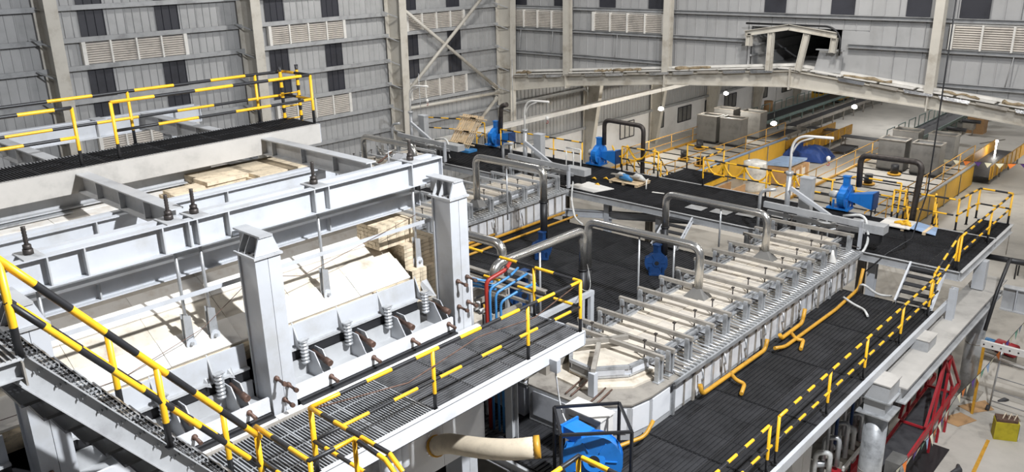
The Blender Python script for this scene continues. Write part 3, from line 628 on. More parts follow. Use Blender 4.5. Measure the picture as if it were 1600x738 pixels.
for i, (x, y, z, a, b, lab) in enumerate(((-16.0, 8.2, 10.45, 0.55, 1.1, 'stacked insulation slabs on the crown, nearest to the cross beam stud'), (-15.7, 9.2, 10.45, 0.7, 1.2, 'stacked insulation slabs on the crown under the long cross beam'),
        (-15.4, 7.2, 10.5, 0.35, 0.7, 'low stack of insulation slabs on the crown, left of the others'), (-17.6, 4.6, 10.55, 0.4, 0.8, 'small pile of white slabs on the crown under the raised platform'))):
    t = thing('slab_stack', lab, 'slabs', (x, y, z))
    me = MB().box(-a / 2, a / 2, -b / 2, b / 2, 0, 0.075).mesh('slab', 'brick' if i != 3 else 'crown')
    for k in range(4 if i < 2 else 3):
        for s in (0, 1):
            o = inst(me, 'slab', t, (x + k * 0.05 - s * a, y + R.uniform(-0.06, 0.06) + k * 0.04, z + 0.08 * k)); o.rotation_euler.z = R.uniform(-0.05, 0.05)

# ------------------------------------------------------------------ raised platform at the top left
pc = thing('raised_platform', 'black grating platform on a grey box beam above the crown', 'platform', (-16.85, 3, 11))
gm = grating_mesh('grating_panel', 1.18, 1.2, 'x', 0.06, 'grate')
for i in range(13): inst(gm, 'grating_panel', pc, (-17.45, -4.65 + 1.2 * i, 11.4))
MB().chan((-16.24, -4.7, 11.16), (-16.24, 10.97, 11.16), 0.44, 0.12, 0.015, 0, (0, 0, 1), 1).build('side_channel', 'dust', pc)
MB().chan((-17.46, -4.7, 11.16), (-17.46, 10.97, 11.16), 0.44, 0.12, 0.015, 0, (0, 0, 1), -1).build('side_channel', 'steel', pc)
MB().box(-17.5, -16.2, 10.97, 11.0, 10.95, 11.38).build('end_channel', 'steel_l', pc)
MB().ibeam((-16.6, -4.7, 10.78), (-16.6, 8.4, 10.78), 0.36, 0.3).build('under_beam', 'steel', pc)
MB().box(-16.62, -16.3, -4.7, 5.4, 10.55, 10.58).build('cable_tray', 'galv', pc)
railing('striped front railing of the raised platform, left of the gap', [(-16.3, -4.5, 11.4), (-16.3, 5.72, 11.4)], [(-16.3, -1, 11.4), (-16.3, 2.5, 11.4), (-16.3, 5.72, 11.4)], seg=0.62, start=1)
railing('striped front railing of the raised platform, right of the gap', [(-16.3, 6.43, 11.4), (-16.3, 10.92, 11.4), (-17.42, 10.92, 11.4)], [(-16.3, 6.43, 11.4), (-16.3, 10.92, 11.4)], seg=0.85)
railing('striped back railing of the raised platform', [(-17.45, -4.5, 11.4), (-17.45, 10.2, 11.4), (-17.42, 10.9, 11.4)], [(-17.45, -1, 11.4), (-17.45, 3.2, 11.4), (-17.45, 7.25, 11.4), (-17.45, 10.2, 11.4)], seg=0.85)
t = thing('yellow_ladder', 'yellow caged ladder hanging from the end of the raised platform', 'ladder', (-17.2, 11.15, 9.5))
for y in (10.75, 11.2): MB().tube([(-17.25, y, 9.4 + 0.12 * i) for i in range(28)], 0.03, 6, mats=[0 if (i // 1) % 2 else 1 for i in range(27)], rs=[0.035 + 0.01 * (i % 2) for i in range(28)]).build('stile', ('yellow', 'black'), t)
for i in range(9): MB().cyl((-17.25, 10.75, 9.6 + 0.3 * i), (-17.25, 11.2, 9.6 + 0.3 * i), 0.015, 6).build('rung', 'yellow', t)

# ------------------------------------------------------------------ lower walkway, landing and near stair
wk = thing('grating_walkway', 'steel grating walkway with a bright white edge channel below the furnace', 'platform', (-10.2, 7, 7.5))
gm = grating_mesh('grating_panel', 1.66, 1.0, 'x', 0.055, 'galv')
gm2 = grating_mesh('grating_panel', 1.66, 1.0, 'y', 0.06, 'grate_l')
for i in range(10): inst(gm if i < 6 else gm2, 'grating_panel', wk, (-11.06, 2.1 + 1.0 * i, 7.75))
MB().chan((-9.36, 1.9, 7.61), (-9.36, 12.12, 7.61), 0.3, 0.1, 0.012, 0, (0, 0, 1), -1).box(-9.32, -9.31, 1.9, 12.12, 7.46, 7.80).build('edge_channel', 'pale_lit', wk)
MB().chan((-11.1, 1.9, 7.65), (-11.1, 12.12, 7.65), 0.2, 0.08, 0.012).build('edge_channel', 'steel_d', wk)
MB().box(-11.1, -9.3, 12.1, 12.13, 7.5, 7.78).build('end_channel', 'steel_l', wk)
for y in (4.5, 7, 9.5, 11.5): MB().ibeam((-11.1, y, 7.55), (-9.4, y, 7.55), 0.2, 0.12).build('joist', 'steel', wk)
MB().box(-9.30, -9.12, 11.0, 11.12, 7.34, 7.60).build('bracket', 'steel_l', wk)
for y in (8.0, 11.6): MB().ibeam((-10.9, y, 0), (-10.9, y, 7.4), 0.2, 0.2, 0.02, 0.02, 0, (0, 1, 0)).build('prop', 'steel', wk)
gl = grating_mesh('grating_panel', 1.2, 0.8, 'x', 0.055, 'galv')
inst(gl, 'grating_panel', wk, (-9.3, 4.95, 7.75)); MB().chan((-9.3, 5.8, 7.61), (-7.0, 5.8, 7.61), 0.24, 0.08).chan((-9.3, 4.95, 7.61), (-8.1, 4.95, 7.61), 0.24, 0.08).build('landing_frame', 'steel_l', wk)
railing('striped front railing of the lower walkway, ending at its far corner', [(-9.4, 5.76, 7.75), (-9.4, 12.08, 7.75), (-13.8, 12.08, 7.75)], [(-9.4, 5.76, 7.75), (-9.4, 8.13, 7.75), (-9.4, 10.5, 7.75), (-9.4, 12.08, 7.75), (-10.62, 12.08, 7.75)], seg=0.5, spacing=2.2)
railing('striped railing going out from the walkway corner at the bottom of the picture', [(-9.4, 5.74, 7.75), (-7.6, 5.74, 7.75), (-5.9, 5.74, 6.6)], [(-9.4, 5.74, 7.75), (-7.0, 5.74, 7.34)], seg=0.3)
railing('striped corner railing at the bottom edge before the big blue blower', [(-5.7, 4.0, 7.75), (-5.7, 7.3, 7.75), (-2.5, 7.3, 7.75)], None, seg=0.42, spacing=2.2)
pl = thing('small_platform', 'grating platform corner just below the bottom edge of the picture', 'platform', (-4, 5.5, 7.6)); inst(grating_mesh('grating_panel', 3.2, 3.3, 'x', 0.06, 'grate_l'), 'grating_panel', pl, (-5.75, 4.05, 7.75)); MB().box(-5.8, -2.5, 4.0, 4.06, 7.5, 7.74).box(-5.8, -5.74, 4.06, 7.3, 7.5, 7.74).build('edge_channel', 'steel', pl)
for xx in (-5.7, -2.7): MB().box(xx - 0.1, xx + 0.1, 5.5, 5.7, 0, 7.5).build('prop', 'steel', pl)
railing('striped railing bent round the small landing at the bottom of the picture', [(-9.55, 4.95, 7.75), (-8.25, 4.95, 7.75), (-8.25, 5.66, 7.75), (-7.6, 5.66, 7.7), (-6.0, 5.66, 6.6)], [(-9.55, 4.95, 7.75), (-8.25, 4.95, 7.75), (-8.25, 5.66, 7.75), (-7.3, 5.66, 7.5)], seg=0.42)
ns = thing('near_stair', 'grey channel stair with grating treads descending at the lower left', 'stairs', (-9.7, 2.3, 8))
a, b = V(-9.5, 2.28, 10.86), V(-9.5, 4.72, 7.6)
MB().chan(a, b, 0.30, 0.10, 0.014, 0, (0, 0, 1), -1).build('stringer', 'steel', ns)
MB().chan(a + V(-0.85, 0, 0), b + V(-0.85, 0, 0), 0.30, 0.10, 0.014, 0, (0, 0, 1), 1).build('stringer', 'steel', ns)
for i in range(13):
    p = a.lerp(b, (i + 0.5) / 13); tm = MB(); dz = 0.23
    for k in range(6): tm.box(-10.3, -9.5, p.y - 0.14 + 0.05 * k, p.y - 0.132 + 0.05 * k, p.z + dz, p.z + dz + 0.03)
    for k in range(9): tm.box(-10.3 + 0.094 * k, -10.294 + 0.094 * k, p.y - 0.14, p.y + 0.12, p.z + dz, p.z + dz + 0.03)
    tm.box(-10.3, -9.5, p.y + 0.11, p.y + 0.13, p.z + dz - 0.02, p.z + dz + 0.035); tm.build('tread', 'galv' if i % 2 else 'grate_l', ns); MB().box(-10.35, -9.58, p.y - 0.13, p.y + 0.13, p.z - 0.40, p.z - 0.36).build('tread_bracket', 'black', ns)
tl = thing('top_landing', 'grating landing at the head of the near stair, at the left edge', 'platform', (-10, 1.5, 10.9))
gt = grating_mesh('grating_panel', 1.1, 1.3, 'x', 0.055, 'galv')
inst(gt, 'grating_panel', tl, (-10.45, 1.0, 11.02)); inst(gt, 'grating_panel', tl, (-10.45, -0.35, 11.02))
MB().chan((-9.36, -0.5, 10.9), (-9.36, 2.3, 10.9), 0.22, 0.08, 0.012, 0, (0, 0, 1), -1).build('edge_channel', 'steel', tl); MB().box(-10.4, -9.3, 2.28, 2.3, 10.7, 10.98).build('end_plate', 'steel_d', tl)
MB().ibeam((-10.4, 1.6, 10.6), (-9.4, 1.6, 10.6), 0.2, 0.14).build('joist', 'steel_d', tl)
def stair_rail(label, x, posts):
    sl = (7.75 - 11.05) / (4.85 - 2.3)
    railing(label, [(x, 2.3, 11.02), (x, 4.95, 11.02 + sl * 2.65)], [(x, y, 11.0 + sl * (y - 2.3)) for y in posts], h=1.12, mid=0.62, seg=0.50, r=0.044, dark=0.36)
stair_rail('thick striped handrail on the near side of the lower left stair', -9.46, (2.32, 3.72, 4.9))
stair_rail('striped handrail on the furnace side of the lower left stair', -10.38, (2.32, 3.55, 4.9))

# ------------------------------------------------------------------ forehearths
def forehearth(label, cx, ys, y0, y1, detail=True, nose=True):
    t = thing('forehearth', label, 'forehearth', (cx, y0, 4.9))
    hw, tw, bw_ = 1.46, 0.84, 1.62
    ns_ = [(cx + hw, y0 + 1.2, 0)]
    # lower casing
    plan_low = [(cx + hw, y1), (cx - hw, y1), (cx - hw, y0), (cx + hw, y0)]
    plan_up = [(cx + tw, y1), (cx - tw, y1), (cx - tw, y0), (cx + tw, y0)]
    if nose:
        plan_low = [(cx + hw, y1), (cx - hw, y1), (cx - hw, y0 - 1.6), (cx - 0.9, y0 - 2.35), (cx + 0.6, y0 - 2.3), (cx + 1.35, y0 - 1.6), (cx + hw, y0 - 1.0)]
        plan_up = [(cx + tw, y1), (cx - tw, y1), (cx - tw, y0 - 0.9), (cx - 0.45, y0 - 1.4), (cx + 0.15, y0 - 1.45), (cx + tw - 0.1, y0 - 0.8), (cx + tw, y0 - 0.2)]
    MB().prism([(x, y, 4.9) for x, y in plan_low], (0, 0, 0.84)).build('lower_casing', 'sheet' if not nose else 'steel', t)
    MB().prism([(x, y, 5.745) for x, y in [((px - cx) * 1.03 + cx, py) for px, py in plan_low]], (0, 0, 0.04)).build('shelf', 'steel_d', t)
    MB().prism([(x, y, 5.79) for x, y in [((px - cx) * 1.12 + cx, py) for px, py in plan_up]], (0, 0, 0.10)).build('burner_blocks', 'insul', t)
    MB().prism([(x, y, 5.87) for x, y in plan_up], (0, 0, 0.26)).build('upper_casing', 'sheet', t)
    if nose:
        MB().prism([(cx + (px - cx) * 1.34, y0 + (py - y0) * 1.25, 5.786) for px, py in plan_up if py < y0 + 0.1] + [(cx + tw * 1.3, y0 - 0.1, 5.786), (cx - tw * 1.3, y0 - 0.1, 5.786)][::1], (0, 0, 0.05)).build('refractory_step', 'insul', t)
        lp = [(cx + hw, y0 - 1.0), (cx + 1.35, y0 - 1.6), (cx + 0.6, y0 - 2.3), (cx - 0.9, y0 - 2.35), (cx - hw, y0 - 1.6)]
        lp = [(cx + hw, y0 - 0.15)] + lp
        for (a, b), mk in zip(zip(lp, lp[1:]), ('pale_lit', 'pale_lit', 'pale_lit', 'sheet', 'sheet')):
            A, B = V(a[0], a[1], 5.36), V(b[0], b[1], 5.36); MB().bar(A.lerp(B, 0.08), A.lerp(B, 0.92), 0.04, 0.6).build('casing_panel', mk, t)
    # top insulation slabs
    sl = MB().box(0.004, 0.27, 0.004, 0.436, 0, 0.05).mesh('insulation_slab', 'insul'); sb_ = MB().box(0.004, 0.54, 0.004, 0.436, 0, 0.05).mesh('insulation_slab', 'board_b')
    y = y0; j = 0
    while y < y1 - 0.4:
        xs = cx - tw + 0.02; pat = [0.54, 0.27, 0.54, 0.27] if j % 2 else [0.27, 0.54, 0.27, 0.54]
        for w in pat: inst(sl if w < 0.3 else (sb_ if R.random() < 0.5 else sb_), 'insulation_slab', t, (xs, y, 6.125 + R.uniform(-0.015, 0.015))); xs += w + 0.005
        y += 0.44; j += 1
    for s in (-1, 1):
        for d in (0.0, 0.10): MB().chan((cx + s * (tw - 0.02 + d), y0 - 0.2, 6.17), (cx + s * (tw - 0.02 + d), y1, 6.17), 0.07, 0.05, 0.008).build('top_angle', 'galv', t)
        MB().chan((cx + s * bw_, y0 - 0.3, 5.83), (cx + s * bw_, y1, 5.83), 0.10, 0.05, 0.008).build('rim_channel', 'galv', t)
        MB().box(min(cx + s * (tw + 0.03), cx + s * (tw + 0.10)), max(cx + s * (tw + 0.03), cx + s * (tw + 0.10)), y0, y1, 5.93, 5.97).build('side_angle', 'galv', t)
    cb = MB().bar((-1.38, 0, 0), (1.38, 0, 0), 0.085, 0.10).box(1.375, 1.385, -0.03, 0.03, -0.035, 0.035).mesh('cross_tube', 'steel_d' if detail else 'steel')
    po = MB().box(-0.05, 0.05, -0.11, -0.035, 0, 0.62).box(-0.05, 0.05, 0.035, 0.11, 0, 0.62).box(-0.08, 0.08, -0.13, 0.13, -0.01, 0.015).mesh('post', 'galv')
    sd = MB().cyl((0, 0, 0), (0, 0, 0.46), 0.018, 6).box(-0.035, 0.035, -0.035, 0.035, 0.44, 0.47).box(-0.03, 0.03, -0.03, 0.03, 0.12, 0.15).mesh('adjusting_stud', 'stud')
    rd = MB().cyl((0, 0, 0), (0.62, 0, -0.02), 0.018, 6).mesh('side_bolt', 'stud')
    for y in ys:
        inst(cb, 'cross_tube', t, (cx, y, 6.42))
        for s in (-1, 1): inst(po, 'post', t, (cx + s * 1.26, y + 0.02, 5.80))
        inst(sd, 'adjusting_stud', t, (cx + tw - 0.08, y + 0.17, 6.15)); inst(sd, 'adjusting_stud', t, (cx - tw + 0.1, y + 0.17, 6.15))
        inst(rd, 'side_bolt', t, (cx + tw + 0.05, y + 0.2, 6.03))
    y = y0
    while y < y1 - 0.5:
        MB().box(cx + tw + 0.002, cx + tw + 0.014, y + 0.05, y + 0.48, 5.99, 6.11).build('side_panel', 'pale_lit', t); y += 0.95
    # burner tubes along both sides
    bt = MB().tube([(0, 0, 0.04), (0.70, 0, 0)], 0.022, 7).box(0.62, 0.74, -0.035, 0.035, -0.045, 0.03).mesh('burner_tube', 'galv')
    bl = MB().tube([(0, 0, 0.04), (-0.70, 0, 0)], 0.022, 7).box(-0.74, -0.62, -0.035, 0.035, -0.045, 0.03).mesh('burner_tube', 'galv')
    y = y0 + 0.15; k = 0
    while y < y1 - 0.05:
        inst(bt, 'burner_tube', t, (cx + tw + 0.02, y, 5.87))
        if k % 2 == 0: inst(bl, 'burner_tube', t, (cx - tw - 0.02, y, 5.87))
        y += 0.155; k += 1
    # casing panels and uprights on the walkway side
    y = y0 - 0.1; k = 0
    while y < y1 - 0.3:
        e = min(y + 0.86, y1)
        MB().box(cx + hw, cx + hw + 0.012, y + 0.06, e - 0.02, 5.0, 5.66).build('casing_panel', 'pale_lit', t)
        MB().box(cx + hw, cx + hw + 0.06, y - 0.04, y + 0.04, 4.9, 5.76).build('upright', 'steel_d' if k % 2 else 'galv', t)
        MB().box(cx + hw, cx + hw + 0.05, y + 0.45, y + 0.48, 4.95, 5.74).build('upright', 'steel_d', t)
        y += 0.88; k += 1
    return t
CY = [14.4, 14.85, 15.65, 16.6, 17.45, 18.5, 19.35, 20.35, 21.4, 22.35, 23.35, 24.1, 25.25]
f1 = forehearth('nearest forehearth with a faceted nose and cross tubes, right of the centre', -10.24, CY, 14.8, 25.5)
f2 = forehearth('middle forehearth behind the tall far pillar', -22.1, [17.0, 18.2, 19.2, 20.2, 21.3, 22.3, 23.2, 24.1, 25.2], 15.2, 25.5, False)
f3 = forehearth('farthest forehearth glimpsed left of the middle one', -29.5, [19, 20, 21, 22, 23, 24, 25.2], 17.0, 25.5, False)
# nose framing of the nearest forehearth
def part(mb, name, m, p): return mb.build(name, m, p)
part(MB().bar((-11.6, 12.6, 6.42), (-10.1, 14.8, 6.42), 0.12, 0.10), 'nose_tube', 'steel_d', f1)
part(MB().bar((-10.35, 14.0, 6.45), (-9.72, 12.95, 6.40), 0.10, 0.10), 'nose_tube', 'steel_d', f1)
part(MB().bar((-9.72, 12.95, 5.8), (-9.72, 12.95, 6.36), 0.16, 0.14), 'nose_post', 'steel_l', f1)
part(MB().box(-11.65, -11.55, 12.55, 12.65, 4.9, 6.4), 'nose_post', 'galv', f1)
up = [(-9.40, 14.6), (-9.50, 14.0), (-10.09, 13.35), (-10.69, 13.4), (-11.08, 13.9)]
for a, b in zip(up, up[1:]):
    part(MB().bar((a[0], a[1], 6.16), (b[0], b[1], 6.16), 0.09, 0.07), 'nose_channel', 'galv', f1)
    part(MB().bar((a[0], a[1], 5.95), (b[0], b[1], 5.95), 0.07, 0.05), 'nose_channel', 'galv', f1)
for i, ((a, b), mk) in enumerate(zip(zip(up, up[1:]), ('pale_lit', 'sheet', 'boxg', 'steel_d'))):  # light painted by facet: pale on the lit side, dark on the shaded
    A, B = V(a[0], a[1], 6.05), V(b[0], b[1], 6.05); nrm = (B - A).cross(V(0, 0, 1)).normalized() * 0.03
    part(MB().bar(A.lerp(B, 0.12) - nrm * (1 if True else 0), A.lerp(B, 0.88) - nrm, 0.02, 0.13), 'nose_panel', mk, f1)
part(MB().prism([(x, y, 6.12) for x, y in [(-9.45, 14.78), (-9.52, 14.0), (-10.09, 13.4), (-10.69, 13.45), (-11.05, 13.9), (-11.05, 14.78)]], (0, 0, 0.03)), 'nose_slab', 'insul', f1)
for x in (-10.25, -10.1, -9.6, -9.45): part(MB().tube([(x, 13.2 + abs(x + 9.9) * 0.2, 5.9), (x + 0.05, 12.6, 5.83)], 0.02, 6), 'burner_tube', 'rust', f1)
# distributor canal leading from the nose towards the furnace
dc = thing('distributor_canal', 'shadowed canal with burner tubes leading from the nose towards the furnace', 'canal', (-14.5, 13.3, 4.9))
MB().box(-20, -11.3, 12.45, 14.6, 4.9, 5.7).build('lower_casing', 'sheet', dc); MB().box(-20, -11.1, 13.0, 14.2, 5.75, 6.12).build('upper_casing', 'steel_d', dc)
MB().box(-20, -11.1, 13.1, 14.1, 6.12, 6.17).build('insulation_cover', 'insul', dc); MB().chan((-20, 12.35, 5.78), (-11.1, 12.35, 5.78), 0.1, 0.06).build('rim_channel', 'galv', dc)
tb = MB().tube([(0, 0.6, 0.06), (0, 0, 0)], 0.03, 7).tube([(0, 0.1, 0.01), (0, 0.02, 0)], 0.05, 7).mesh('burner_tube', 'steel_d')
for i in range(22): inst(tb, 'burner_tube', dc, (-11.3 - 0.2 * i, 12.38, 5.84))
cb = MB().bar((0, -1.1, 0), (0, 1.1, 0), 0.09, 0.11).mesh('cross_tube', 'steel_d')
for x in (-12.35, -13.3, -14.3, -15.3): inst(cb, 'cross_tube', dc, (x, 13.5, 6.42)); inst(MB().box(-0.05, 0.05, -0.05, 0.05, -0.6, 0).mesh('post', 'galv'), 'post', dc, (x, 12.5, 6.42))
MB().chan((-12.35, 13.2, 6.45), (-12.35, 16.4, 6.45), 0.12, 0.12).box(-12.4, -12.3, 16.25, 16.4, 5.0, 6.4).box(-12.4, -12.3, 15.9, 16.0, 5.0, 6.4).build('yoke_channel', 'steel_l', dc)
for x in (-14.9, -17): MB().box(x, x + 0.12, 12.3, 14.7, 6.3, 6.5).build('yoke_channel', 'steel_d', dc)

# ------------------------------------------------------------------ exhaust ducts with hoods
def duct(label, path, rr=0.115, hood=None, black=None, rad=0.3, m='chrome', flange=True):
    t = thing('exhaust_duct', label, 'duct', tuple(path[0]))
    MB().tube(fillet(path, rad, 6), rr, 14).build('pipe', m, t)
    if hood:
        x, y, z = hood
        MB().loft([[(x - 0.32, y - 0.22, z), (x + 0.32, y - 0.22, z), (x + 0.32, y + 0.22, z), (x - 0.32, y + 0.22, z)], [(x - 0.11, y - 0.11, z + 0.26), (x + 0.11, y - 0.11, z + 0.26), (x + 0.11, y + 0.11, z + 0.26), (x - 0.11, y + 0.11, z + 0.26)]]).build('hood', 'boxg', t)
    if black:
        a, b = black; MB().cyl(a, b, rr * 0.98, 14).build('black_pipe', 'black', t); MB().cyl(V(a) - V(0, 0, 0.02), V(a) + V(0, 0, 0.02), rr * 1.25, 14).build('flange', 'black', t)
    return t
duct('stainless duct rising from the hood on the near forehearth and crossing left', [(-10.38, 18.47, 6.3), (-10.38, 18.47, 7.58), (-14.1, 18.47, 7.55), (-14.1, 18.47, 6.1)], 0.115, (-10.38, 18.47, 6.17), ((-14.1, 18.47, 6.1), (-14.1, 18.47, 4.92)))
duct('second stainless duct from the near forehearth, going to the small dark blue blower', [(-10.35, 22.27, 6.3), (-10.35, 22.27, 7.55), (-13.85, 22.27, 7.58), (-13.85, 22.27, 6.46)], 0.115, (-10.35, 22.27, 6.17), ((-13.85, 22.27, 6.46), (-13.85, 22.27, 5.5)))
duct('dull stainless duct arching over the middle forehearth', [(-21.1, 20.86, 6.3), (-21.1, 20.86, 8.03), (-17.85, 20.86, 8.05), (-17.85, 20.86, 6.92)], 0.13, (-21.1, 20.86, 6.17), ((-17.85, 20.86, 6.92), (-17.85, 20.86, 5.6)))
duct('stainless duct running lengthwise beside the walkway corner', [(-13.5, 13.8, 6.9), (-13.5, 13.85, 7.68), (-13.5, 17.45, 7.68), (-13.5, 17.45, 6.5)], 0.12, None, ((-13.5, 17.45, 6.5), (-13.5, 17.45, 4.92)))
duct('brownish duct arching over the farthest forehearth', [(-27.9, 21, 6.3), (-27.9, 21, 7.92), (-24.7, 21, 7.9), (-24.6, 21, 7.1)], 0.12, None, ((-24.6, 21, 7.1), (-24.6, 21, 5.0)))
duct('fat bent duct low beside the tall far pillar', [(-15.9, 15, 7.0), (-15.9, 15, 7.72), (-14.3, 15, 7.75), (-14.3, 15, 6.3)], 0.13)
duct('dark duct from the right blower curving down through the cross deck', [(-10.55, 30, 6.7), (-10.6, 30, 7.88), (-8.5, 30, 7.9), (-8.6, 30, 5.7)], 0.105, m='stud')
duct('dark duct from the middle blower curving down behind the railing', [(-22.1, 30.1, 6.7), (-22.1, 30.1, 7.85), (-20.0, 30.1, 7.8), (-20.0, 30.1, 5.4)], 0.1, m='stud')
duct('short black elbow duct on the left blower', [(-28.5, 30, 6.4), (-28.4, 30, 7.85), (-28.0, 30, 7.95)], 0.12, m='stud')
for i, (x, y, z0, z1, lab) in enumerate(((-12.3, 18.47, 4.9, 7.45, 'under the first stainless duct'), (-11.9, 22.3, 6.2, 7.45, 'under the second stainless duct by the white bag'), (-12.1, 20.0, 4.9, 6.9, 'in the dark deck gap'), (-19.6, 20.9, 5.9, 7.9, 'under the dull duct of the middle forehearth'), (-13.5, 15.6, 4.9, 7.6, 'under the lengthwise duct'), (-26.3, 21, 5.8, 7.8, 'under the brownish duct'))):
    tag(MB().cyl((x, y, z0), (x, y, z1), 0.03, 8).build('duct_prop', 'galv'), 'thin grey pipe prop ' + lab, 'prop')

# ------------------------------------------------------------------ blowers
def blower(label, c, r, w, axis, col='blue', outlet=(0, 0, 1), motor=True, cone=True, s=1):
    t = thing('blower', label, 'blower', c); c = V(c); A = V(axis); U = V(0, 0, 1); Bv = A.cross(U)
    n = 28; out = []
    def sp(off, k=1):
        pts = []
        for i in range(n):
            a = 2 * math.pi * i / n; rr = r * k * (0.86 + 0.20 * i / n)
            pts.append(c + A * off + (Bv * math.cos(a + 0.6) + U * math.sin(a + 0.6)) * rr)
        return pts
    MB().loft([sp(-w / 2), sp(w / 2)]).build('volute', col, t)
    MB().loft([sp(-w / 2 - 0.02, 1.06), sp(-w / 2, 1.06)]).loft([sp(w / 2, 1.06), sp(w / 2 + 0.02, 1.06)]).build('rim', col, t)
    for sg in (-1, 1):
        sr = MB().tube([c + A * sg * (w / 2 + 0.02), c + A * sg * (w / 2 + 0.05)], r * 0.38, 20).build('side_ring', col, t)
        MB().tube([c + A * sg * (w / 2 + 0.05), c + A * sg * (w / 2 + 0.06)], r * 0.2, 16).build('inlet', 'black', sr)
        for k in range(6):
            a = math.pi * k / 3; d = Bv * math.cos(a) + U * math.sin(a); MB().bar(c + A * sg * (w / 2 + 0.03) + d * r * 0.38, c + A * sg * (w / 2 + 0.03) + d * r * 0.8, 0.02, 0.02).build('rib', col, t)
    o = V(outlet); q = c + o * r * 0.75 if o.z > 0.5 else c + o * r * 0.3 + U * r * 0.62
    MB().bar(q, q + o * r * 0.85, w * 0.95, r * 0.42 if o.z < 0.5 else w * 0.85).build('outlet', col, t)
    MB().bar(q + o * r * 0.85, q + o * (r * 0.85 + 0.04), w * 1.2, r * 0.55 if o.z < 0.5 else w * 1.05).build('outlet_flange', col, t)
    if motor:
        MB().tube([c - A * (w / 2 + 0.05), c - A * (w / 2 + 0.1), c - A * (w / 2 + 0.42), c - A * (w / 2 + 0.48)], 0.12, 14, rs=[0.1, 0.15 * s, 0.15 * s, 0.08]).build('motor', 'wrap', t)
    if cone:
        g = [c + A * (w / 2 + 0.06) + Bv * a * 0.12 + U * b * 0.12 for a, b in ((-1, -1), (1, -1), (1, 1), (-1, 1))]; h = [c + A * (w / 2 + 0.95) + Bv * a * 0.25 + U * (b * 0.3) for a, b in ((-1, -1), (1, -1), (1, 1), (-1, 1))]
        MB().loft([g, h]).build('inlet_cone', col, t); MB().loft([h, [p + A * 0.05 for p in h]]).build('inlet_grille', 'blued', t)
        for k in (-1, 1): MB().bar(h[0] * 0.5 + h[1] * 0.5 + Bv * 0.2 * k, (h[0] * 0.5 + h[1] * 0.5 + Bv * 0.2 * k).lerp(V(h[0].x, h[0].y, c.z - r - 0.15), 1) if False else V((h[0].x + h[1].x) / 2 + Bv.x * 0.2 * k, (h[0].y + h[1].y) / 2 + Bv.y * 0.2 * k, c.z - r * 1.1 - 0.05), 0.04, 0.04).build('cone_leg', 'black', t)
    zb = c.z - r * 1.12
    bm = MB()
    for a in (-1, 1):
        for b in (-1, 1):
            p = c + Bv * a * r * 0.6 - A * (w / 2 + 0.2) * (1 if b < 0 else -0.6); bm.bar((p.x, p.y, zb), (p.x, p.y, c.z - r * 0.3), 0.06, 0.06)
    p0 = c - A * (w / 2 + 0.45); p1 = c + A * (w / 2 + 0.15); bm.bar((p0.x, p0.y, zb + 0.03), (p1.x, p1.y, zb + 0.03), r * 1.3, 0.06); bm.build('base_frame', col, t)
    return t
blower('blue blower with wedge inlet standing on the cross deck at the right', (-11.0, 30.0, 6.28), 0.45, 0.22, (1, 0, 0))
blower('blue blower on the middle of the cross deck', (-22.3, 30.0, 6.28), 0.45, 0.22, (1, 0, 0))
blower('blue blower at the far left of the cross deck by the wooden panels', (-28.8, 30.0, 6.3), 0.45, 0.22, (1, 0, 0))
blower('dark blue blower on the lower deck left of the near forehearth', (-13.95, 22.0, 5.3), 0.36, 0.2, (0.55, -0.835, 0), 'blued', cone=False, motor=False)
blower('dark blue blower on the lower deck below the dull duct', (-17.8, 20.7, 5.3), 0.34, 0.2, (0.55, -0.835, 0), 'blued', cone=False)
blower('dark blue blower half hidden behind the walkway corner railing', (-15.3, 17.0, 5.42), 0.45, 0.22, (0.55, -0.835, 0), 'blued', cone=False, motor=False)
blower('big bright blue blower inside a black guard frame at the bottom', (-8.2, 11.0, 5.88), 0.56, 0.40, (0.55, -0.8, 0.25), 'blue', (-1, 0.1, 0), motor=False, cone=False)
gf = thing('blower_cage', 'black tube guard frame around the big blue blower', 'frame', (-8.6, 10.9, 4.9))
c4 = [(-9.15, 10.95, 6.62), (-8.42, 10.27, 6.62), (-7.50, 11.2, 6.62), (-8.28, 11.9, 6.62)]
for i in range(4):
    MB().bar(c4[i], c4[(i + 1) % 4], 0.05, 0.05).build('top_bar', 'black', gf); MB().bar((c4[i][0], c4[i][1], 4.9), c4[i], 0.05, 0.05).build('leg', 'black', gf)
sbx = thing('control_cabinet', 'pale beige electrical cabinet behind the big blue blower', 'cabinet', (-9.0, 12.0, 4.9))
cb_ = MB().box(-9.5, -8.6, 11.72, 12.15, 4.9, 6.15).build('body', 'louvre', sbx); MB().box(-9.53, -8.57, 11.69, 12.18, 6.15, 6.18).build('lid', 'louvre', sbx)
for i in range(5): MB().box(-9.4, -8.7, 11.705, 11.72, 5.7 + 0.07 * i, 5.73 + 0.07 * i).build('louvre_slot', 'boxg', cb_)
hs = thing('hose', 'thick beige fabric air hose lying across to the big blue blower', 'hose', (-10, 9.6, 5.5))
pts = [(-11.1, 9.5, 5.62), (-10.7, 9.5, 5.88), (-10.2, 9.5, 6.02), (-9.6, 9.55, 6.18), (-9.1, 9.7, 6.30), (-8.75, 9.95, 6.38)]
MB().tube(fillet(pts, 0.3, 3), 0.2, 16, rs=None).build('sleeve', 'beige', hs)
MB().tube([(-8.78, 9.93, 6.38), (-8.70, 10.0, 6.39)], 0.215, 16).build('clamp', 'gas', hs)
MB().tube([(-11.0, 9.5, 5.68), (-11.06, 9.5, 5.65)], 0.225, 16).build('clamp', 'gas', hs)
MB().tube([(-11.05, 9.5, 5.66), (-11.5, 9.5, 5.35), (-11.7, 9.5, 4.9)], 0.17, 14).build('elbow', 'foil', hs)
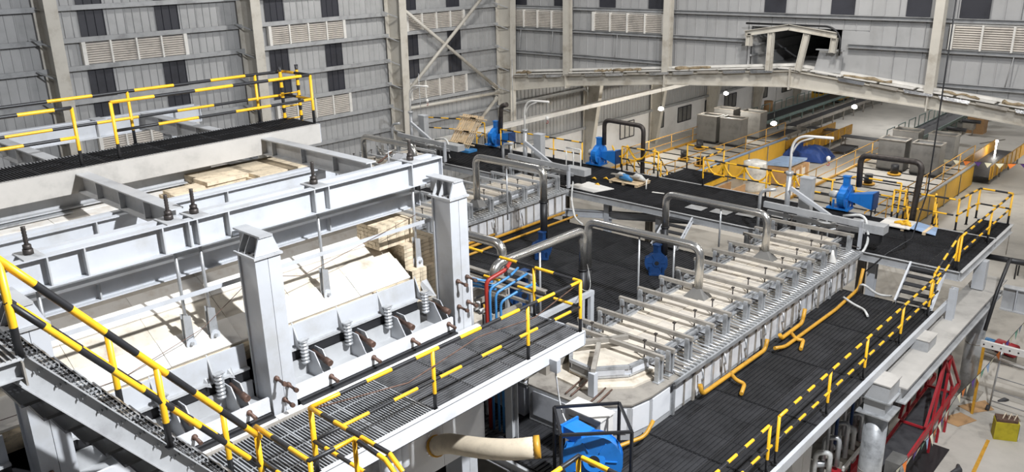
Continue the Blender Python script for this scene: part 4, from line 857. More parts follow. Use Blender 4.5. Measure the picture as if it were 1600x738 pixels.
# riser pipes near the far pillar
for i, (x, z, m, r_, lab) in enumerate(((-11.55, 8.55, 'piper', 0.045, 'thick dark red riser pipe beside the blue ones'), (-11.47, 8.4, 'pipeb', 0.028, 'left blue riser pipe beside the red one'), (-11.32, 8.32, 'pipeb', 0.028, 'middle blue riser pipe'), (-11.2, 8.15, 'pipeb', 0.028, 'right blue riser pipe'))):
    y = 11.6 + 0.02 * i
    tag(MB().tube(fillet([(x - 0.1 + 0.1 * i, y + 0.9, z + 0.1), (x + 0.12, y + 0.5, z + 0.05), (x, y, z - 0.1), (x, y, 4.0)], 0.12, 4), r_, 10).build('riser_pipe', m), lab, 'pipe')
for i in range(3):
    tag(MB().tube([(-13.2, 11.2 + 0.1 * i, 8.55 - 0.12 * i), (-12.2, 11.3 + 0.1 * i, 8.5 - 0.12 * i), (-11.5, 11.75 + 0.05 * i, 8.4 - 0.1 * i)], 0.028, 8).build('branch_pipe', 'pipeb'), ('upper', 'middle', 'lower')[i] + ' blue branch pipe behind the far pillar', 'pipe')
tag(MB().cyl((-11.7, 11.3, 4.9), (-11.7, 11.3, 8.6), 0.03, 8).build('conduit', 'galv'), 'thin grey conduit left of the red riser pipe', 'pipe')
mani = thing('valve_manifold', 'brass valve manifold behind the far pillar', 'valves', (-12.3, 11.9, 7.3))
for i in range(6):
    x = -13.0 + 0.22 * i; MB().cyl((x, 11.9, 7.5), (x, 11.9, 7.72), 0.05, 8).build('valve_body', 'gas' if i % 2 else 'galv', mani); MB().cyl((x, 11.85, 7.6), (x, 11.7, 7.6), 0.06, 8).build('valve_wheel', 'wrap', mani)
MB().cyl((-13.1, 11.9, 7.5), (-11.7, 11.9, 7.5), 0.045, 8).build('manifold_pipe', 'galv', mani)
for x in (-13.0, -12.0): MB().bar((x, 11.95, 4.9), (x, 11.95, 7.5), 0.06, 0.06).build('leg', 'steel', mani)
tag(MB().tube([(-13.1, 12.1, 7.9), (-13.1, 12.1, 8.25)], 0.16, 14, rs=[0.17, 0.15]).build('small_tank', 'louvre'), 'small white tank behind the far pillar', 'tank')
for i, y in enumerate((12.9, 14.3)):
    tag(MB().ibeam((-15.5, y, 7.6 - 0.5 * i), (-12.2, y, 7.6 - 0.5 * i), 0.2, 0.14).build('support_beam', 'steel_d'), ('upper', 'lower')[i] + ' grey support beam under the lengthwise duct', 'beam')

# gas pipes
def pipe(label, pts, r, m='gas', name='gas_pipe', cat='pipe', rad=0.15): return tag(MB().tube(fillet(pts, rad, 4), r, 10).build(name, m), label, cat)
pipe('yellow gas pipe along the foot of the near forehearth, with turned-up ends', [(-8.58, 15.6, 5.35), (-8.56, 15.66, 5.08), (-8.5, 18.75, 5.08), (-8.5, 18.85, 5.35)], 0.055)
pipe('short curled yellow pipe branching off onto the deck by the casing', [(-8.55, 17.0, 5.1), (-8.3, 16.85, 5.05), (-8.1, 16.9, 5.0), (-7.95, 16.45, 4.98)], 0.05)
pipe('second yellow gas pipe farther along the near forehearth', [(-8.5, 19.6, 5.2), (-8.5, 19.7, 5.05), (-8.5, 21.0, 5.05), (-8.5, 21.1, 5.45)], 0.055)
pipe('long yellow gas pipe lying on the deck towards the short stair', [(-8.35, 19.0, 5.08), (-8.25, 19.4, 5.0), (-8.2, 22.6, 5.0), (-8.3, 24.6, 5.0), (-8.3, 24.8, 5.6)], 0.05)
pipe('curled yellow pipe end beside the long gas pipe', [(-8.45, 20.2, 5.05), (-8.2, 20.0, 5.0), (-8.05, 20.1, 5.0), (-7.9, 19.6, 4.97)], 0.05)
pipe('rust-yellow gas pipe round the nose of the near forehearth', [(-9.6, 12.25, 4.95), (-8.95, 12.35, 5.0), (-8.5, 13.2, 5.15), (-8.5, 13.5, 5.4)], 0.045)
for i in range(9):
    y = 15.7 + i * 1.05
    pipe(('first', 'second', 'third', 'fourth', 'fifth', 'sixth', 'seventh', 'eighth', 'ninth')[i] + ' bent silver feed tube down the side of the near forehearth, counted from the nose', [(-8.6, y, 5.72), (-8.55, y, 5.45), (-8.66, y + 0.1, 5.4), (-8.6, y + 0.1, 5.15)], 0.022, 'galv', 'feed_tube', rad=0.08)
pipe('yellow gas pipe at the foot of the middle forehearth', [(-20.3, 18.0, 5.05), (-20.3, 25, 5.05)], 0.055)
pipe('yellow gas pipe lying parallel on the deck by the middle forehearth', [(-19.9, 18.0, 4.98), (-19.8, 25.2, 4.98)], 0.045)
pipe('short yellow gas pipe hooked up at the middle forehearth casing', [(-20.45, 19.2, 5.5), (-20.4, 19.3, 5.15), (-20.4, 21, 5.15)], 0.05)
for i, y in enumerate((19.5, 21.0, 22.5, 24.0)):
    pipe(('first', 'second', 'third', 'fourth')[i] + ' bent silver tube on the middle forehearth casing', [(-20.4, y, 5.72), (-20.35, y, 5.5), (-20.45, y + 0.12, 5.42), (-20.4, y + 0.12, 5.1)], 0.025, 'galv', 'feed_tube', rad=0.08)
pipe('loose silver conduit curled on the deck near the short stair', [(-8.2, 24.3, 5.05), (-8.0, 23.9, 5.5), (-7.6, 24.2, 5.1), (-7.35, 24.7, 4.97)], 0.035, 'wrap', 'flexible_conduit', 'conduit', 0.4)
pipe('loose silver conduit lying on the black deck beside the long gas pipe', [(-8.3, 23.4, 5.1), (-7.95, 23.3, 5.0), (-7.6, 23.2, 4.97), (-7.35, 22.8, 4.97)], 0.035, 'wrap', 'flexible_conduit', 'conduit', 0.3)
pipe('tall curved grey conduit hose at the far end of the near forehearth', [(-9.6, 26.2, 6.7), (-8.9, 26.2, 6.9), (-8.6, 26, 6.0), (-8.9, 25.4, 5.4)], 0.045, 'wrap', 'flexible_conduit', 'conduit', 0.5)
pipe('curved grey conduit hose at the far end of the middle forehearth', [(-21.5, 26.2, 6.6), (-20.7, 26.2, 6.5), (-20.6, 25.8, 5.5), (-19.6, 24.8, 5.0), (-18.9, 24.4, 4.98)], 0.04, 'wrap', 'flexible_conduit', 'conduit', 0.5)
pipe('curved grey conduit hose at the far end of the farthest forehearth', [(-29.2, 26.2, 6.7), (-28.3, 26.2, 6.9), (-28.0, 26, 6.0)], 0.045, 'wrap', 'flexible_conduit', 'conduit', 0.5)

# ------------------------------------------------------------------ forehearth heads: davit crane, box column, shears housing
def head(cx, word):
    t = thing('davit_crane', 'white curved davit crane at the head of the %s forehearth' % word, 'crane', (cx - 1.1, 26.1, 5.7))
    x = cx - 1.25
    MB().tube([(x, 26.1, 5.7), (x, 26.1, 7.9)], 0.09, 12).build('mast', 'galv', t)
    MB().tube(fillet([(x, 26.1, 7.9), (x, 26.1, 9.15), (x + 1.35, 26.1, 9.22)], 0.6, 8), 0.045, 10).build('jib', 'louvre', t)
    MB().tube(fillet([(x, 26.1, 8.5), (x + 0.2, 26.1, 8.95), (x + 0.7, 26.1, 9.15)], 0.3, 4), 0.03, 8).build('jib_stay', 'louvre', t)
    MB().cyl((x + 1.25, 26.1, 9.17), (x + 1.25, 26.1, 8.85), 0.008, 5).build('hoist_rope', 'galv', t)
    MB().tube([(x + 1.25, 26.1, 8.45), (x + 1.25, 26.1, 8.5), (x + 1.25, 26.1, 8.58), (x + 1.25, 26.1, 8.62)], 0.06, 10, rs=[0.03, 0.07, 0.07, 0.03]).build('hook_ball', 'louvre', t)
    MB().tube([(x + 1.25 + 0.05 * math.sin(a), 26.1, 8.37 + 0.06 * math.cos(a)) for a in [i * 0.7 for i in range(7)]], 0.012, 6).build('hook', 'red', t)
    MB().cyl((x, 26.1, 7.82), (x, 26.1, 7.92), 0.13, 12).build('mast_collar', 'galv', t)
    b = thing('box_column', 'grey square hollow column behind the davit of the %s forehearth' % word, 'column', (cx - 0.7, 26.4, 5.7))
    MB().box(cx - 0.95, cx - 0.55, 26.3, 26.6, 5.7, 7.7).build('column_body', 'steel', b); MB().box(cx - 0.97, cx - 0.53, 26.28, 26.62, 7.7, 7.73).build('cap', 'steel_l', b)
    MB().bar((cx - 1.1, 25.95, 7.4), (cx + 0.5, 25.95, 6.6), 0.10, 0.12).build('diagonal_brace', 'steel_l', b)
    m = thing('feeder_frame', 'grey feeder mechanism frame across the head of the %s forehearth' % word, 'machine', (cx, 25.9, 5.7))
    MB().chan((cx - 1.9, 25.75, 6.75), (cx + 1.45, 25.75, 6.68), 0.2, 0.1).build('front_rail', 'steel', m); MB().chan((cx - 1.9, 26.05, 6.4), (cx + 1.45, 26.05, 6.35), 0.14, 0.1).build('rear_rail', 'steel', m)
    MB().box(cx + 0.9, cx + 2.0, 26.05, 26.5, 6.35, 6.62).build('housing', 'steel', m); MB().box(cx + 1.0, cx + 1.9, 26.0, 26.3, 6.05, 6.3).build('gearbox', 'black', m)
    MB().box(cx + 1.36, cx + 1.44, 25.7, 25.85, 5.85, 6.8).build('end_post', 'steel_l', m)
    for i in range(3): MB().tube(fillet([(cx - 0.3 + 0.3 * i, 25.9, 5.9), (cx - 0.3 + 0.3 * i, 25.9, 6.25), (cx + 0.1 + 0.3 * i, 26.1, 6.3)], 0.1, 3), 0.03, 6).build('small_pipe', 'galv', m)
    MB().tube([(cx + 0.2 + 0.28 * math.cos(a), 26.0 + 0.28 * math.sin(a), 6.5) for a in [2 * math.pi * i / 14 for i in range(15)]], 0.03, 6).build('hand_wheel', 'wrap', m)
    for i in range(4): MB().cyl((cx - 0.6 + 0.3 * i, 26.5, 5.7), (cx - 0.6 + 0.3 * i, 26.5, 6.4 + 0.15 * (i % 2)), 0.035, 6).build('small_post', 'galv', m)
    MB().tube(fillet([(cx - 1.9, 25.4, 5.6), (cx - 1.9, 25.4, 7.3), (cx - 1.4, 25.5, 7.4)], 0.4, 6), 0.06, 8).build('vent_pipe', 'galv', m)
for cx, w in ((-10.24, 'near'), (-22.1, 'middle'), (-29.5, 'farthest')): head(cx, w)
tag(MB().tube([(-8.95, 23.9, 5.75), (-8.93, 23.92, 5.95), (-8.95, 23.9, 6.15), (-8.95, 23.9, 6.3)], 0.1, 10, rs=[0.1, 0.12, 0.06, 0.03]).build('plastic_bag', 'louvre'), 'white plastic bag hung on a forehearth post', 'bag')

# things lying on the cross deck
def panel(label, name, m, pts, th, cat): return tag(MB().prism(pts, (0, 0, th)).build(name, m), label, cat)
panel('cream board lying on the cross deck at the head of the middle forehearth', 'board', 'louvre', [(-21.3, 26.3, 5.71), (-19.75, 26.2, 5.71), (-19.4, 27.15, 5.71), (-20.9, 27.4, 5.71)], 0.03, 'board')
t = thing('pallet', 'wooden pallet topped with a sheet and yellow cloths on the cross deck, right', 'pallet', (-8.6, 29.3, 5.7))
for i in range(3): MB().box(-9.3 + 0.7 * i, -9.2 + 0.7 * i, 28.9, 29.8, 5.7, 5.8).build('bearer', 'wood', t)
MB().box(-9.35, -8.3, 28.85, 29.85, 5.8, 5.83).build('top_sheet', 'louvre', t)
panel('pale blue sheet overlapping the pallet on the cross deck', 'blue_sheet', 'blue_sheet', [(-8.3, 28.9, 5.84), (-7.5, 29.0, 5.72), (-7.7, 29.9, 5.72), (-8.35, 29.8, 5.84)], 0.015, 'sheet')
for i, (x, y) in enumerate(((-8.75, 29.2), (-8.6, 29.4), (-8.5, 29.15))):
    tag(MB().tube([(x - 0.18, y, 5.87), (x, y + 0.08, 5.9), (x + 0.15, y, 5.86)], 0.06, 7, rs=[0.03, 0.07, 0.03]).build('yellow_glove', 'yellow'), ('left', 'rear', 'front right')[i] + ' one of the yellow gloves heaped on the pallet sheet', 'glove', 'yellow gloves on the pallet')
t = thing('pallet', 'wooden pallet loaded with bags and boards in the middle of the cross deck', 'pallet', (-19.4, 28.4, 5.7))
for i in range(3): MB().box(-20.2 + 0.65 * i, -20.1 + 0.65 * i, 27.9, 28.9, 5.7, 5.8).build('bearer', 'wood', t)
for i in range(6): MB().box(-20.25, -18.75, 27.9 + 0.17 * i, 28.03 + 0.17 * i, 5.8, 5.825).build('deck_board', 'wood', t)
for i, (x, y, m, lab) in enumerate(((-19.8, 28.3, 'wrap', 'crumpled translucent bag on the middle pallet, left'), (-19.1, 28.5, 'wrap', 'crumpled translucent bag on the middle pallet, right'), (-19.5, 28.15, 'pipeb', 'small blue bag on the middle pallet'))):
    mb = MB(); pts = [(x - 0.35, y, 5.92), (x - 0.15, y + 0.06, 5.98), (x + 0.1, y - 0.04, 6.0), (x + 0.32, y, 5.9)]
    tag(mb.tube(pts, 0.1, 9, rs=[0.06, 0.15, 0.13, 0.05]).build('plastic_bag', m), lab, 'bag')
panel('dark plank across the bags on the middle pallet', 'plank', 'steel_d', [(-20.2, 28.0, 6.05), (-18.9, 28.15, 6.05), (-18.9, 28.28, 6.05), (-20.2, 28.13, 6.05)], 0.04, 'plank')
for i, (x, y) in enumerate(((-20.6, 28.2), (-21.0, 27.9), (-20.3, 27.2))):
    tag(MB().tube([(x - 0.12, y, 5.74), (x, y + 0.04, 5.77), (x + 0.12, y, 5.74)], 0.04, 7, rs=[0.02, 0.05, 0.02]).build('yellow_glove', 'yellow'), ('yellow glove dropped nearest the middle pallet', 'yellow glove dropped left of the middle pallet', 'yellow glove dropped between board and pallet')[i], 'glove')
# wooden panels leaning by the left blower
for k, (dx, lab) in enumerate(((0, 'front wooden panel leaning beside the left blower'), (0.75, 'slatted wooden pallet leaning behind the front panel'))):
    t = thing('leaning_boards', lab, 'panel', (-30.2 + dx, 29.2, 5.7)); a = 0.35
    for i in range(7 if k == 0 else 6):
        x = -30.7 + dx + (0.155 if k == 0 else 0.13) * i
        MB().bar((x, 28.4, 5.75), (x + 0.35, 29.3, 7.35), 0.15 if k == 0 else 0.08, 0.03).build('plank', 'wood', t)
    for f in (0.15, 0.5, 0.9):
        MB().bar((-30.8 + dx + 0.35 * f, 28.32 + 0.9 * f, 5.8 + 1.6 * f), (-29.65 + dx + 0.35 * f, 28.32 + 0.9 * f, 5.8 + 1.6 * f), 0.08, 0.05).build('batten', 'wood', t)
tag(MB().prism([(-30.9, 28.1, 5.71), (-28.9, 28.1, 5.71), (-28.9, 28.7, 5.71), (-30.9, 28.5, 5.71)], (0, 0, 0.12)).build('blue_wrap', 'pipeb'), 'blue plastic wrap under the leaning wooden panels', 'sheet')
for i, (x, y, z) in enumerate(((-12.4, 27.9, 5.72), (-13.5, 27.3, 5.72), (-14.4, 27.0, 5.72), (-15.4, 26.9, 5.72))):
    tag(MB().box(x - 0.35, x + 0.35, y - 0.25, y + 0.25, z, z + 0.015).build('loose_sheet', 'galv'), ('first', 'second', 'third', 'fourth')[i] + ' shiny loose sheet on the cross deck, counted from the right', 'sheet')
tag(MB().bar((-17.9, 27.7, 5.73), (-17.4, 27.8, 5.73), 0.1, 0.02).build('paper_scrap', 'louvre'), 'white paper scrap on the cross deck near the white stair', 'paper')
tag(MB().tube([(-18.7, 28.6, 5.95), (-18.45, 28.1, 6.05), (-18.4, 28.0, 5.7)], 0.03, 8).build('trolley_handle', 'louvre'), 'white bent handle beside the middle pallet', 'handle')
for i, x in enumerate((-31.4, -24.4, -23.9, -23.4, -25.2)):
    b = thing('small_machine_unit', ('leftmost', 'second', 'middle', 'fourth', 'rearmost')[i] + ' small grey drive unit behind the middle forehearth head', 'machine', (x, 27.2, 5.7))
    MB().box(x - 0.18, x + 0.18, 27.0, 27.4, 5.7, 6.3).build('housing', 'steel_d', b); MB().cyl((x, 27.2, 6.3), (x, 27.2, 6.75), 0.06, 8).build('spindle', 'galv', b); MB().cyl((x - 0.3, 27.1, 6.1), (x + 0.2, 27.1, 6.1), 0.09, 10).build('motor', 'galv', b)
fr = thing('pipe_stand', 'white tubular stand on the cross deck right of the middle box column', 'stand', (-21.9, 27.6, 5.7))
for x in (-22.3, -21.9, -21.5): MB().tube([(x, 27.6, 5.7), (x, 27.6, 7.0)], 0.03, 7).build('upright', 'wrap', fr)
MB().tube([(-22.3, 27.6, 7.0), (-21.5, 27.6, 7.0)], 0.03, 7).build('top_tube', 'wrap', fr)

# ------------------------------------------------------------------ lehrs on the far floor
def lehr(word, x0, x1, y0, y1, z=1.6):
    t = thing('annealing_lehr', 'long yellow-sided annealing lehr with a pale top deck, ' + word, 'lehr', ((x0 + x1) / 2, y0, 0))
    MB().box(x0 + 0.1, x1 - 0.06, y0, y1, 0.05, z - 0.05).build('body', 'boxg', t)
    n = round((x1 - x0) / 1.3)
    tp = MB().box(0.01, (x1 - x0) / 2 - 0.01, 0.01, 1.49, 0, 0.05).mesh('top_plate', 'ldeck')
    k = int((y1 - y0) / 1.5)
    for i in range(k):
        for j in (0, 1): inst(tp, 'top_plate', t, (x0 + j * (x1 - x0) / 2, y0 + 1.5 * i, z - 0.05))
        MB().box(x0, x1, y0 + 1.5 * i - 0.04, y0 + 1.5 * i + 0.04, z, z + 0.05).build('tie_strap', 'black', t)
    pt = (y1 - y0) / 6; pn = MB().box(0, 0.05, 0.06, pt - 0.08, 0.12, z - 0.14).mesh('side_panel', 'ypanel')
    for i in range(6):
        inst(pn, 'side_panel', t, (x1 - 0.05, y0 + pt * i, 0)); inst(pn, 'side_panel', t, (x0 + 0.05, y0 + pt * i, 0))
        MB().box(x1 - 0.04, x1 + 0.03, y0 + pt * i - 0.05, y0 + pt * i + 0.05, 0, z - 0.1).build('frame_upright', 'steel_d', t)
    MB().tube([(x1 + 0.02, y0 - 2.5, z - 0.05), (x1 + 0.02, y1, z - 0.05)], 0.10, 10).build('side_duct', 'blue_sheet' if x0 < -20 else 'steel', t)
    MB().box(x1 - 0.02, x1 + 0.0, y0, y1, z - 0.02, z + 0.1).box(x0, x0 + 0.12, y0, y1, z - 0.1, z + 0.14).build('edge_beam', 'gas', t)
    for s, x in (('left', x0 + 0.05), ('right', x1 - 0.15)):
        railing('thin yellow handrail along the %s edge of the %s' % (s, word.split(',')[0]), [(x, y0 - (1 if s == 'right' else 0), z), (x, y1, z)], None, h=1.1, spacing=2.9, seg=50, dark=0.02, r=0.028, mats=('gas', 'gas'))
    return t
lehr('right-hand lehr, below the gable', -19.1, -13.5, 41.0, 58.8)
lehr('left-hand lehr, near the white side wall', -31.0, -26.4, 41.5, 58.8)
def bin_(label, x, y, z, w=1.6, d=1.1, h=1.9):
    t = thing('steel_bin', label, 'bin', (x, y, z))
    for a in ((x, x + w, y, y + 0.04), (x, x + w, y + d - 0.04, y + d), (x, x + 0.04, y + 0.04, y + d - 0.04), (x + w - 0.04, x + w, y + 0.04, y + d - 0.04)): MB().box(*a, z + 0.1, z + h).build('side', 'boxg', t)
    MB().box(x, x + w, y, y + d, z + 0.08, z + 0.12).build('bottom', 'boxg', t); MB().box(x + 0.04, x + w - 0.04, y + 0.04, y + d - 0.04, z + h - 0.12, z + h - 0.08).build('inner_cover', 'boxg', t); MB().box(x, x + w, y, y + 0.15, z, z + 0.08).box(x, x + w, y + d - 0.15, y + d, z, z + 0.08).build('skid', 'black', t)
    MB().box(x - 0.03, x + w + 0.03, y - 0.03, y + 0.04, z + h, z + h + 0.05).box(x - 0.03, x + w + 0.03, y + d - 0.04, y + d + 0.03, z + h, z + h + 0.05).box(x + w - 0.04, x + w + 0.03, y, y + d, z + h, z + h + 0.05).box(x - 0.03, x + 0.04, y, y + d, z + h, z + h + 0.05).build('lip', 'steel_d', t)
    return t
for (x, y, lab) in ((-17.8, 53.7, 'front left'), (-15.8, 53.7, 'front right'), (-18.1, 57.0, 'rear left'), (-15.9, 57.0, 'rear right')): bin_('grey steel bin on the right-hand lehr, ' + lab + ' of four', x, y - 0.5, 1.65)
for (x, y, lab) in ((-31.0, 53.6, 'front left'), (-29.1, 53.6, 'front right'), (-31.4, 56.8, 'rear left'), (-29.2, 56.8, 'rear right')): bin_('grey steel bin on the left-hand lehr, ' + lab + ' of four', x, y, 1.65)
for i, (x, y, lab) in enumerate(((-16.4, 52.4, 'by the front right bin'), (-16.8, 49.2, 'left of the arching dark duct'), (-29.4, 51.4, 'in front of the left bin'), (-28.6, 48.0, 'near the stair head'), (-26.9, 47.2, 'nearest the striped stair'))):
    t = thing('fan_motor', 'small black fan motor on the lehr top ' + lab, 'motor', (x, y, 1.65)); MB().tube([(x, y, 1.7), (x, y, 2.25)], 0.24, 12).build('motor_body', 'black', t); MB().tube([(x, y, 1.65), (x, y, 1.72)], 0.4, 12).build('motor_base', 'gas', t)
# exit troughs
def trough(label, x0, x1, y0, y1, z0, z1):
    t = thing('exit_conveyor', label, 'conveyor', ((x0 + x1) / 2, y0, 0))
    for x in (x0, x1): MB().box(x - 0.04, x + 0.04, y0, y1, z0, z1).build('side_plate', 'gas', t)
    MB().box(x0, x1, y0, y1, z0 + 0.1, z0 + 0.14).build('belt', 'rubber', t)
    for i in range(int((y1 - y0) / 1.2)):
        y = y0 + 0.4 + 1.2 * i; MB().box(x1 + 0.04, x1 + 0.09, y - 0.05, y + 0.05, z0, z1).build('rib', 'ypanel', t)
        if i % 2 == 0: MB().box(x0, x0 + 0.1, y, y + 0.1, 0, z0).build('leg', 'steel_d', t); MB().box(x1 - 0.1, x1, y, y + 0.1, 0, z0).build('leg', 'steel_d', t)
trough('yellow ribbed exit conveyor behind the left-hand lehr by the blue tarpaulin', -26.6, -25.2, 59.3, 68.5, 0.4, 1.2)
trough('yellow ribbed exit conveyor behind the right-hand lehr', -14.6, -12.7, 59.5, 68.5, 0.4, 1.3)
def conveyor(label, x, w, y0, y1, z, m, rails=False):
    t = thing('belt_conveyor', label, 'conveyor', (x, y0, 0))
    MB().box(x - w / 2, x + w / 2, y0, y1, z - 0.05, z).build('belt', 'rubber', t)
    for s in (-1, 1): MB().box(x + s * w / 2 - 0.03, x + s * w / 2 + 0.03, y0, y1, z - 0.18, z + 0.08).build('side_rail', m, t)
    for i in range(int((y1 - y0) / 2.4) + 1):
        y = y0 + 0.3 + 2.4 * i; MB().bar((x - w / 2, y, 0), (x - w / 2, y, z - 0.1), 0.08, 0.08).bar((x + w / 2, y, 0), (x + w / 2, y, z - 0.1), 0.08, 0.08).bar((x - w / 2, y, 0.4), (x + w / 2, y, 0.4), 0.06, 0.06).build('trestle', m, t)
        if rails: MB().bar((x - w / 2, y, z), (x - w / 2, y, z + 0.9), 0.06, 0.06).bar((x - w / 2, y, z + 0.9), (x - w / 2, y + 1.5, z + 0.9), 0.06, 0.06).bar((x - w / 2, y + 1.5, z), (x - w / 2, y + 1.5, z + 0.9), 0.06, 0.06).build('guard_hoop', m, t)
    return t
conveyor('green-grey conveyor with guard hoops running along the far left of the floor', -32.4, 1.6, 61, 92, 1.0, 'green', True)
conveyor('dark belt conveyor beside the green one on the far floor', -29.3, 1.0, 66, 92, 1.0, 'steel_d')
conveyor('grey-green conveyor with guard hoops behind the right-hand bins', -20.2, 1.6, 64, 92, 1.0, 'green', True)
conveyor('dark short conveyor in the gap behind the left-hand bins', -28.6, 1.2, 60.5, 65, 0.9, 'steel_d')
for i, (x, y, w, d, z) in enumerate(((-24.6, 64.8, 3.2, 0.9, 0.9), (-24.3, 62.0, 1.2, 2.6, 0.35), (-28.0, 66.0, 2.5, 0.8, 1.0))):
    t = thing('steel_table', ('long dark steel table on the far floor', 'low dark steel skid by the tarpaulin', 'dark cross table joining the conveyors')[i], 'table', (x, y, 0))
    MB().box(x, x + w, y, y + d, z - 0.06, z).build('table_top', 'rubber', t)
    for a in (x + 0.05, x + w - 0.05):
        for b in (y + 0.05, y + d - 0.05): MB().bar((a, b, 0), (a, b, z - 0.06), 0.07, 0.07).build('leg', 'steel_d', t)
for i in range(7):
    y = 63 + 4 * i; t = thing('transfer_unit', ('first', 'second', 'third', 'fourth', 'fifth', 'sixth', 'seventh')[i] + ' dark drive unit along the right-hand far conveyor, nearest first', 'machine', (-18.2, y, 0))
    MB().box(-18.6, -17.8, y, y + 0.8, 0.5, 1.0).build('housing', 'steel_d', t); MB().cyl((-18.8, y + 0.4, 1.15), (-17.4, y + 0.4, 1.15), 0.15, 8).build('roller', 'rubber', t)
    for a in (-18.5, -17.9): MB().bar((a, y + 0.4, 0), (a, y + 0.4, 0.5), 0.08, 0.08).build('leg', 'steel_d', t)
t = thing('yellow_machine', 'yellow machine housing on the far floor just under the gable', 'machine', (-34, 84.5, 0)); MB().box(-35.4, -32.4, 84, 86.5, 0.3, 2.2).build('housing', 'ypanel', t); MB().box(-35.2, -34.2, 83.95, 84, 0.8, 1.6).build('hatch', 'black', t); MB().box(-35.2, -32.6, 84.2, 86.3, 0, 0.3).build('plinth', 'black', t)
# loads on the floor between the lehrs
def rbox(x0, x1, y0, y1, z0, z1, b=0.1):
    return MB().loft([[(x0 + c, y0 + c, z) for c in (0,)] and [(x0 + i, y0 + i, z), (x1 - i, y0 + i, z), (x1 - i, y1 - i, z), (x0 + i, y1 - i, z)] for z, i in ((z0, 0), (z1 - b, 0), (z1, b))])
t = thing('wrapped_tote', 'tall plastic-wrapped load on the floor beside the left-hand lehr', 'load', (-23.9, 49, 0))
rings = []
for k in range(12):
    z = 0.12 + k * 0.17; w = 0.74 + 0.03 * math.sin(k * 1.7); rings.append([(-23.9 + w * math.cos(a) * (1 + 0.06 * math.sin(5 * a + 0.3 * k)), 49 + w * math.sin(a) * (1 + 0.05 * math.cos(4 * a + 0.3 * k)), z) for a in [2 * math.pi * i / 16 for i in range(16)]])
rings.append([(-23.9 + (p[0] + 23.9) * 0.4, 49 + (p[1] - 49) * 0.4, 2.12) for p in rings[-1]])
MB().loft(rings, smooth=True).build('wrapping', 'wrap', t); MB().box(-24.6, -23.2, 48.3, 49.7, 0, 0.12).build('pallet_base', 'wood', t)
t = thing('wooden_crate', 'brown crate with a blue lid beside the wrapped load', 'crate', (-23.2, 52.2, 0))
bo = MB().box(-24.1, -22.3, 51.2, 53.6, 0.0, 1.3).build('body', 'crate', t); MB().prism([(-24.3, 51.1, 1.3), (-22.5, 51.1, 1.42), (-22.5, 53.7, 1.42), (-24.3, 53.7, 1.3)], (0, 0, 0.14)).build('lid', 'blue_sheet', t)
for i in range(2): MB().box(-22.3, -22.28, 51.6 + 0.9 * i, 52.1 + 0.9 * i, 0.3, 1.1).build('paper_label', 'louvre', bo)
for a in (51.25, 52.4, 53.5): MB().box(-22.3, -22.26, a, a + 0.1, 0.1, 1.3).build('batten', 'wood', t)
t = thing('wooden_crate', 'long open timber crate lying in front of the wrapped load', 'crate', (-23.4, 46.2, 0)); MB().box(-24.9, -24.8, 44.5, 47.6, 0, 0.8).build('side_board', 'crate', t); MB().box(-23.9, -23.8, 44.5, 47.6, 0, 0.8).build('side_board', 'crate', t); MB().box(-24.8, -23.9, 44.5, 44.6, 0, 0.8).build('end_board', 'crate', t); MB().box(-24.8, -23.9, 44.6, 47.6, 0, 0.08).build('base_board', 'wood', t)
rings = []
for k in range(9):
    x = -26.4 + 0.36 * k; h = (0.5, 0.95, 1.05, 1.0, 0.9, 1.05, 1.0, 0.85, 0.4)[k]; y = 59.6 + 0.25 * math.sin(k)
    rings.append([(x + 0.1 * math.sin(j * 2 + k), y + 1.2 * math.cos(math.pi * j / 9), 0.05 + h * math.sin(math.pi * j / 9) ** 0.35 + 0.04 * math.sin(j * 3 + k)) for j in range(10)])
tag(MB().loft(rings, smooth=False).build('blue_tarpaulin', 'tarp'), 'blue tarpaulin draped over a low load on the far floor', 'tarpaulin')
for i, (x, y, z, h) in enumerate(((-18.6, 76.2, 0, 1.7), (-18.4, 76.4, 1.7, 0.5))):
    tag(rbox(x, x + 1.3, y, y + 1.2, z, z + h, 0.02).build('cardboard_box', 'crate'), ('tall brown carton standing on the far floor at the right', 'small carton on top of the tall brown carton')[i], 'box')
tag(MB().cyl((-36.2, 76, 0), (-36.2, 76, 1.0), 0.42, 14).build('fibre_drum', 'crate'), 'brown drum standing by the white side wall, far away', 'drum')
t = thing('loose_timber', 'thin timber lying on the far right floor', 'timber', (-16.2, 73, 0)); MB().bar((-16.5, 72.4, 0.03), (-15.4, 75.2, 0.03), 0.1, 0.05).build('plank', 'steel_d', t)
tag(MB().box(-34.7, -34.3, 28.0, 62, 4.95, 5.2).box(-34.72, -34.28, 28, 62, 4.93, 4.95).build('cable_duct', 'louvre'), 'long straight white cable duct crossing behind the blowers towards the far wall', 'duct')
for i in range(5): tag(MB().cyl((-34.5, 30 + 7.5 * i, 5.2), (-34.5, 30 + 7.5 * i, 7.7 if i > 1 else 9), 0.02, 6).build('duct_hanger', 'galv'), ('first', 'second', 'third', 'fourth', 'fifth')[i] + ' thin hanger of the white cable duct, from the left', 'hanger')

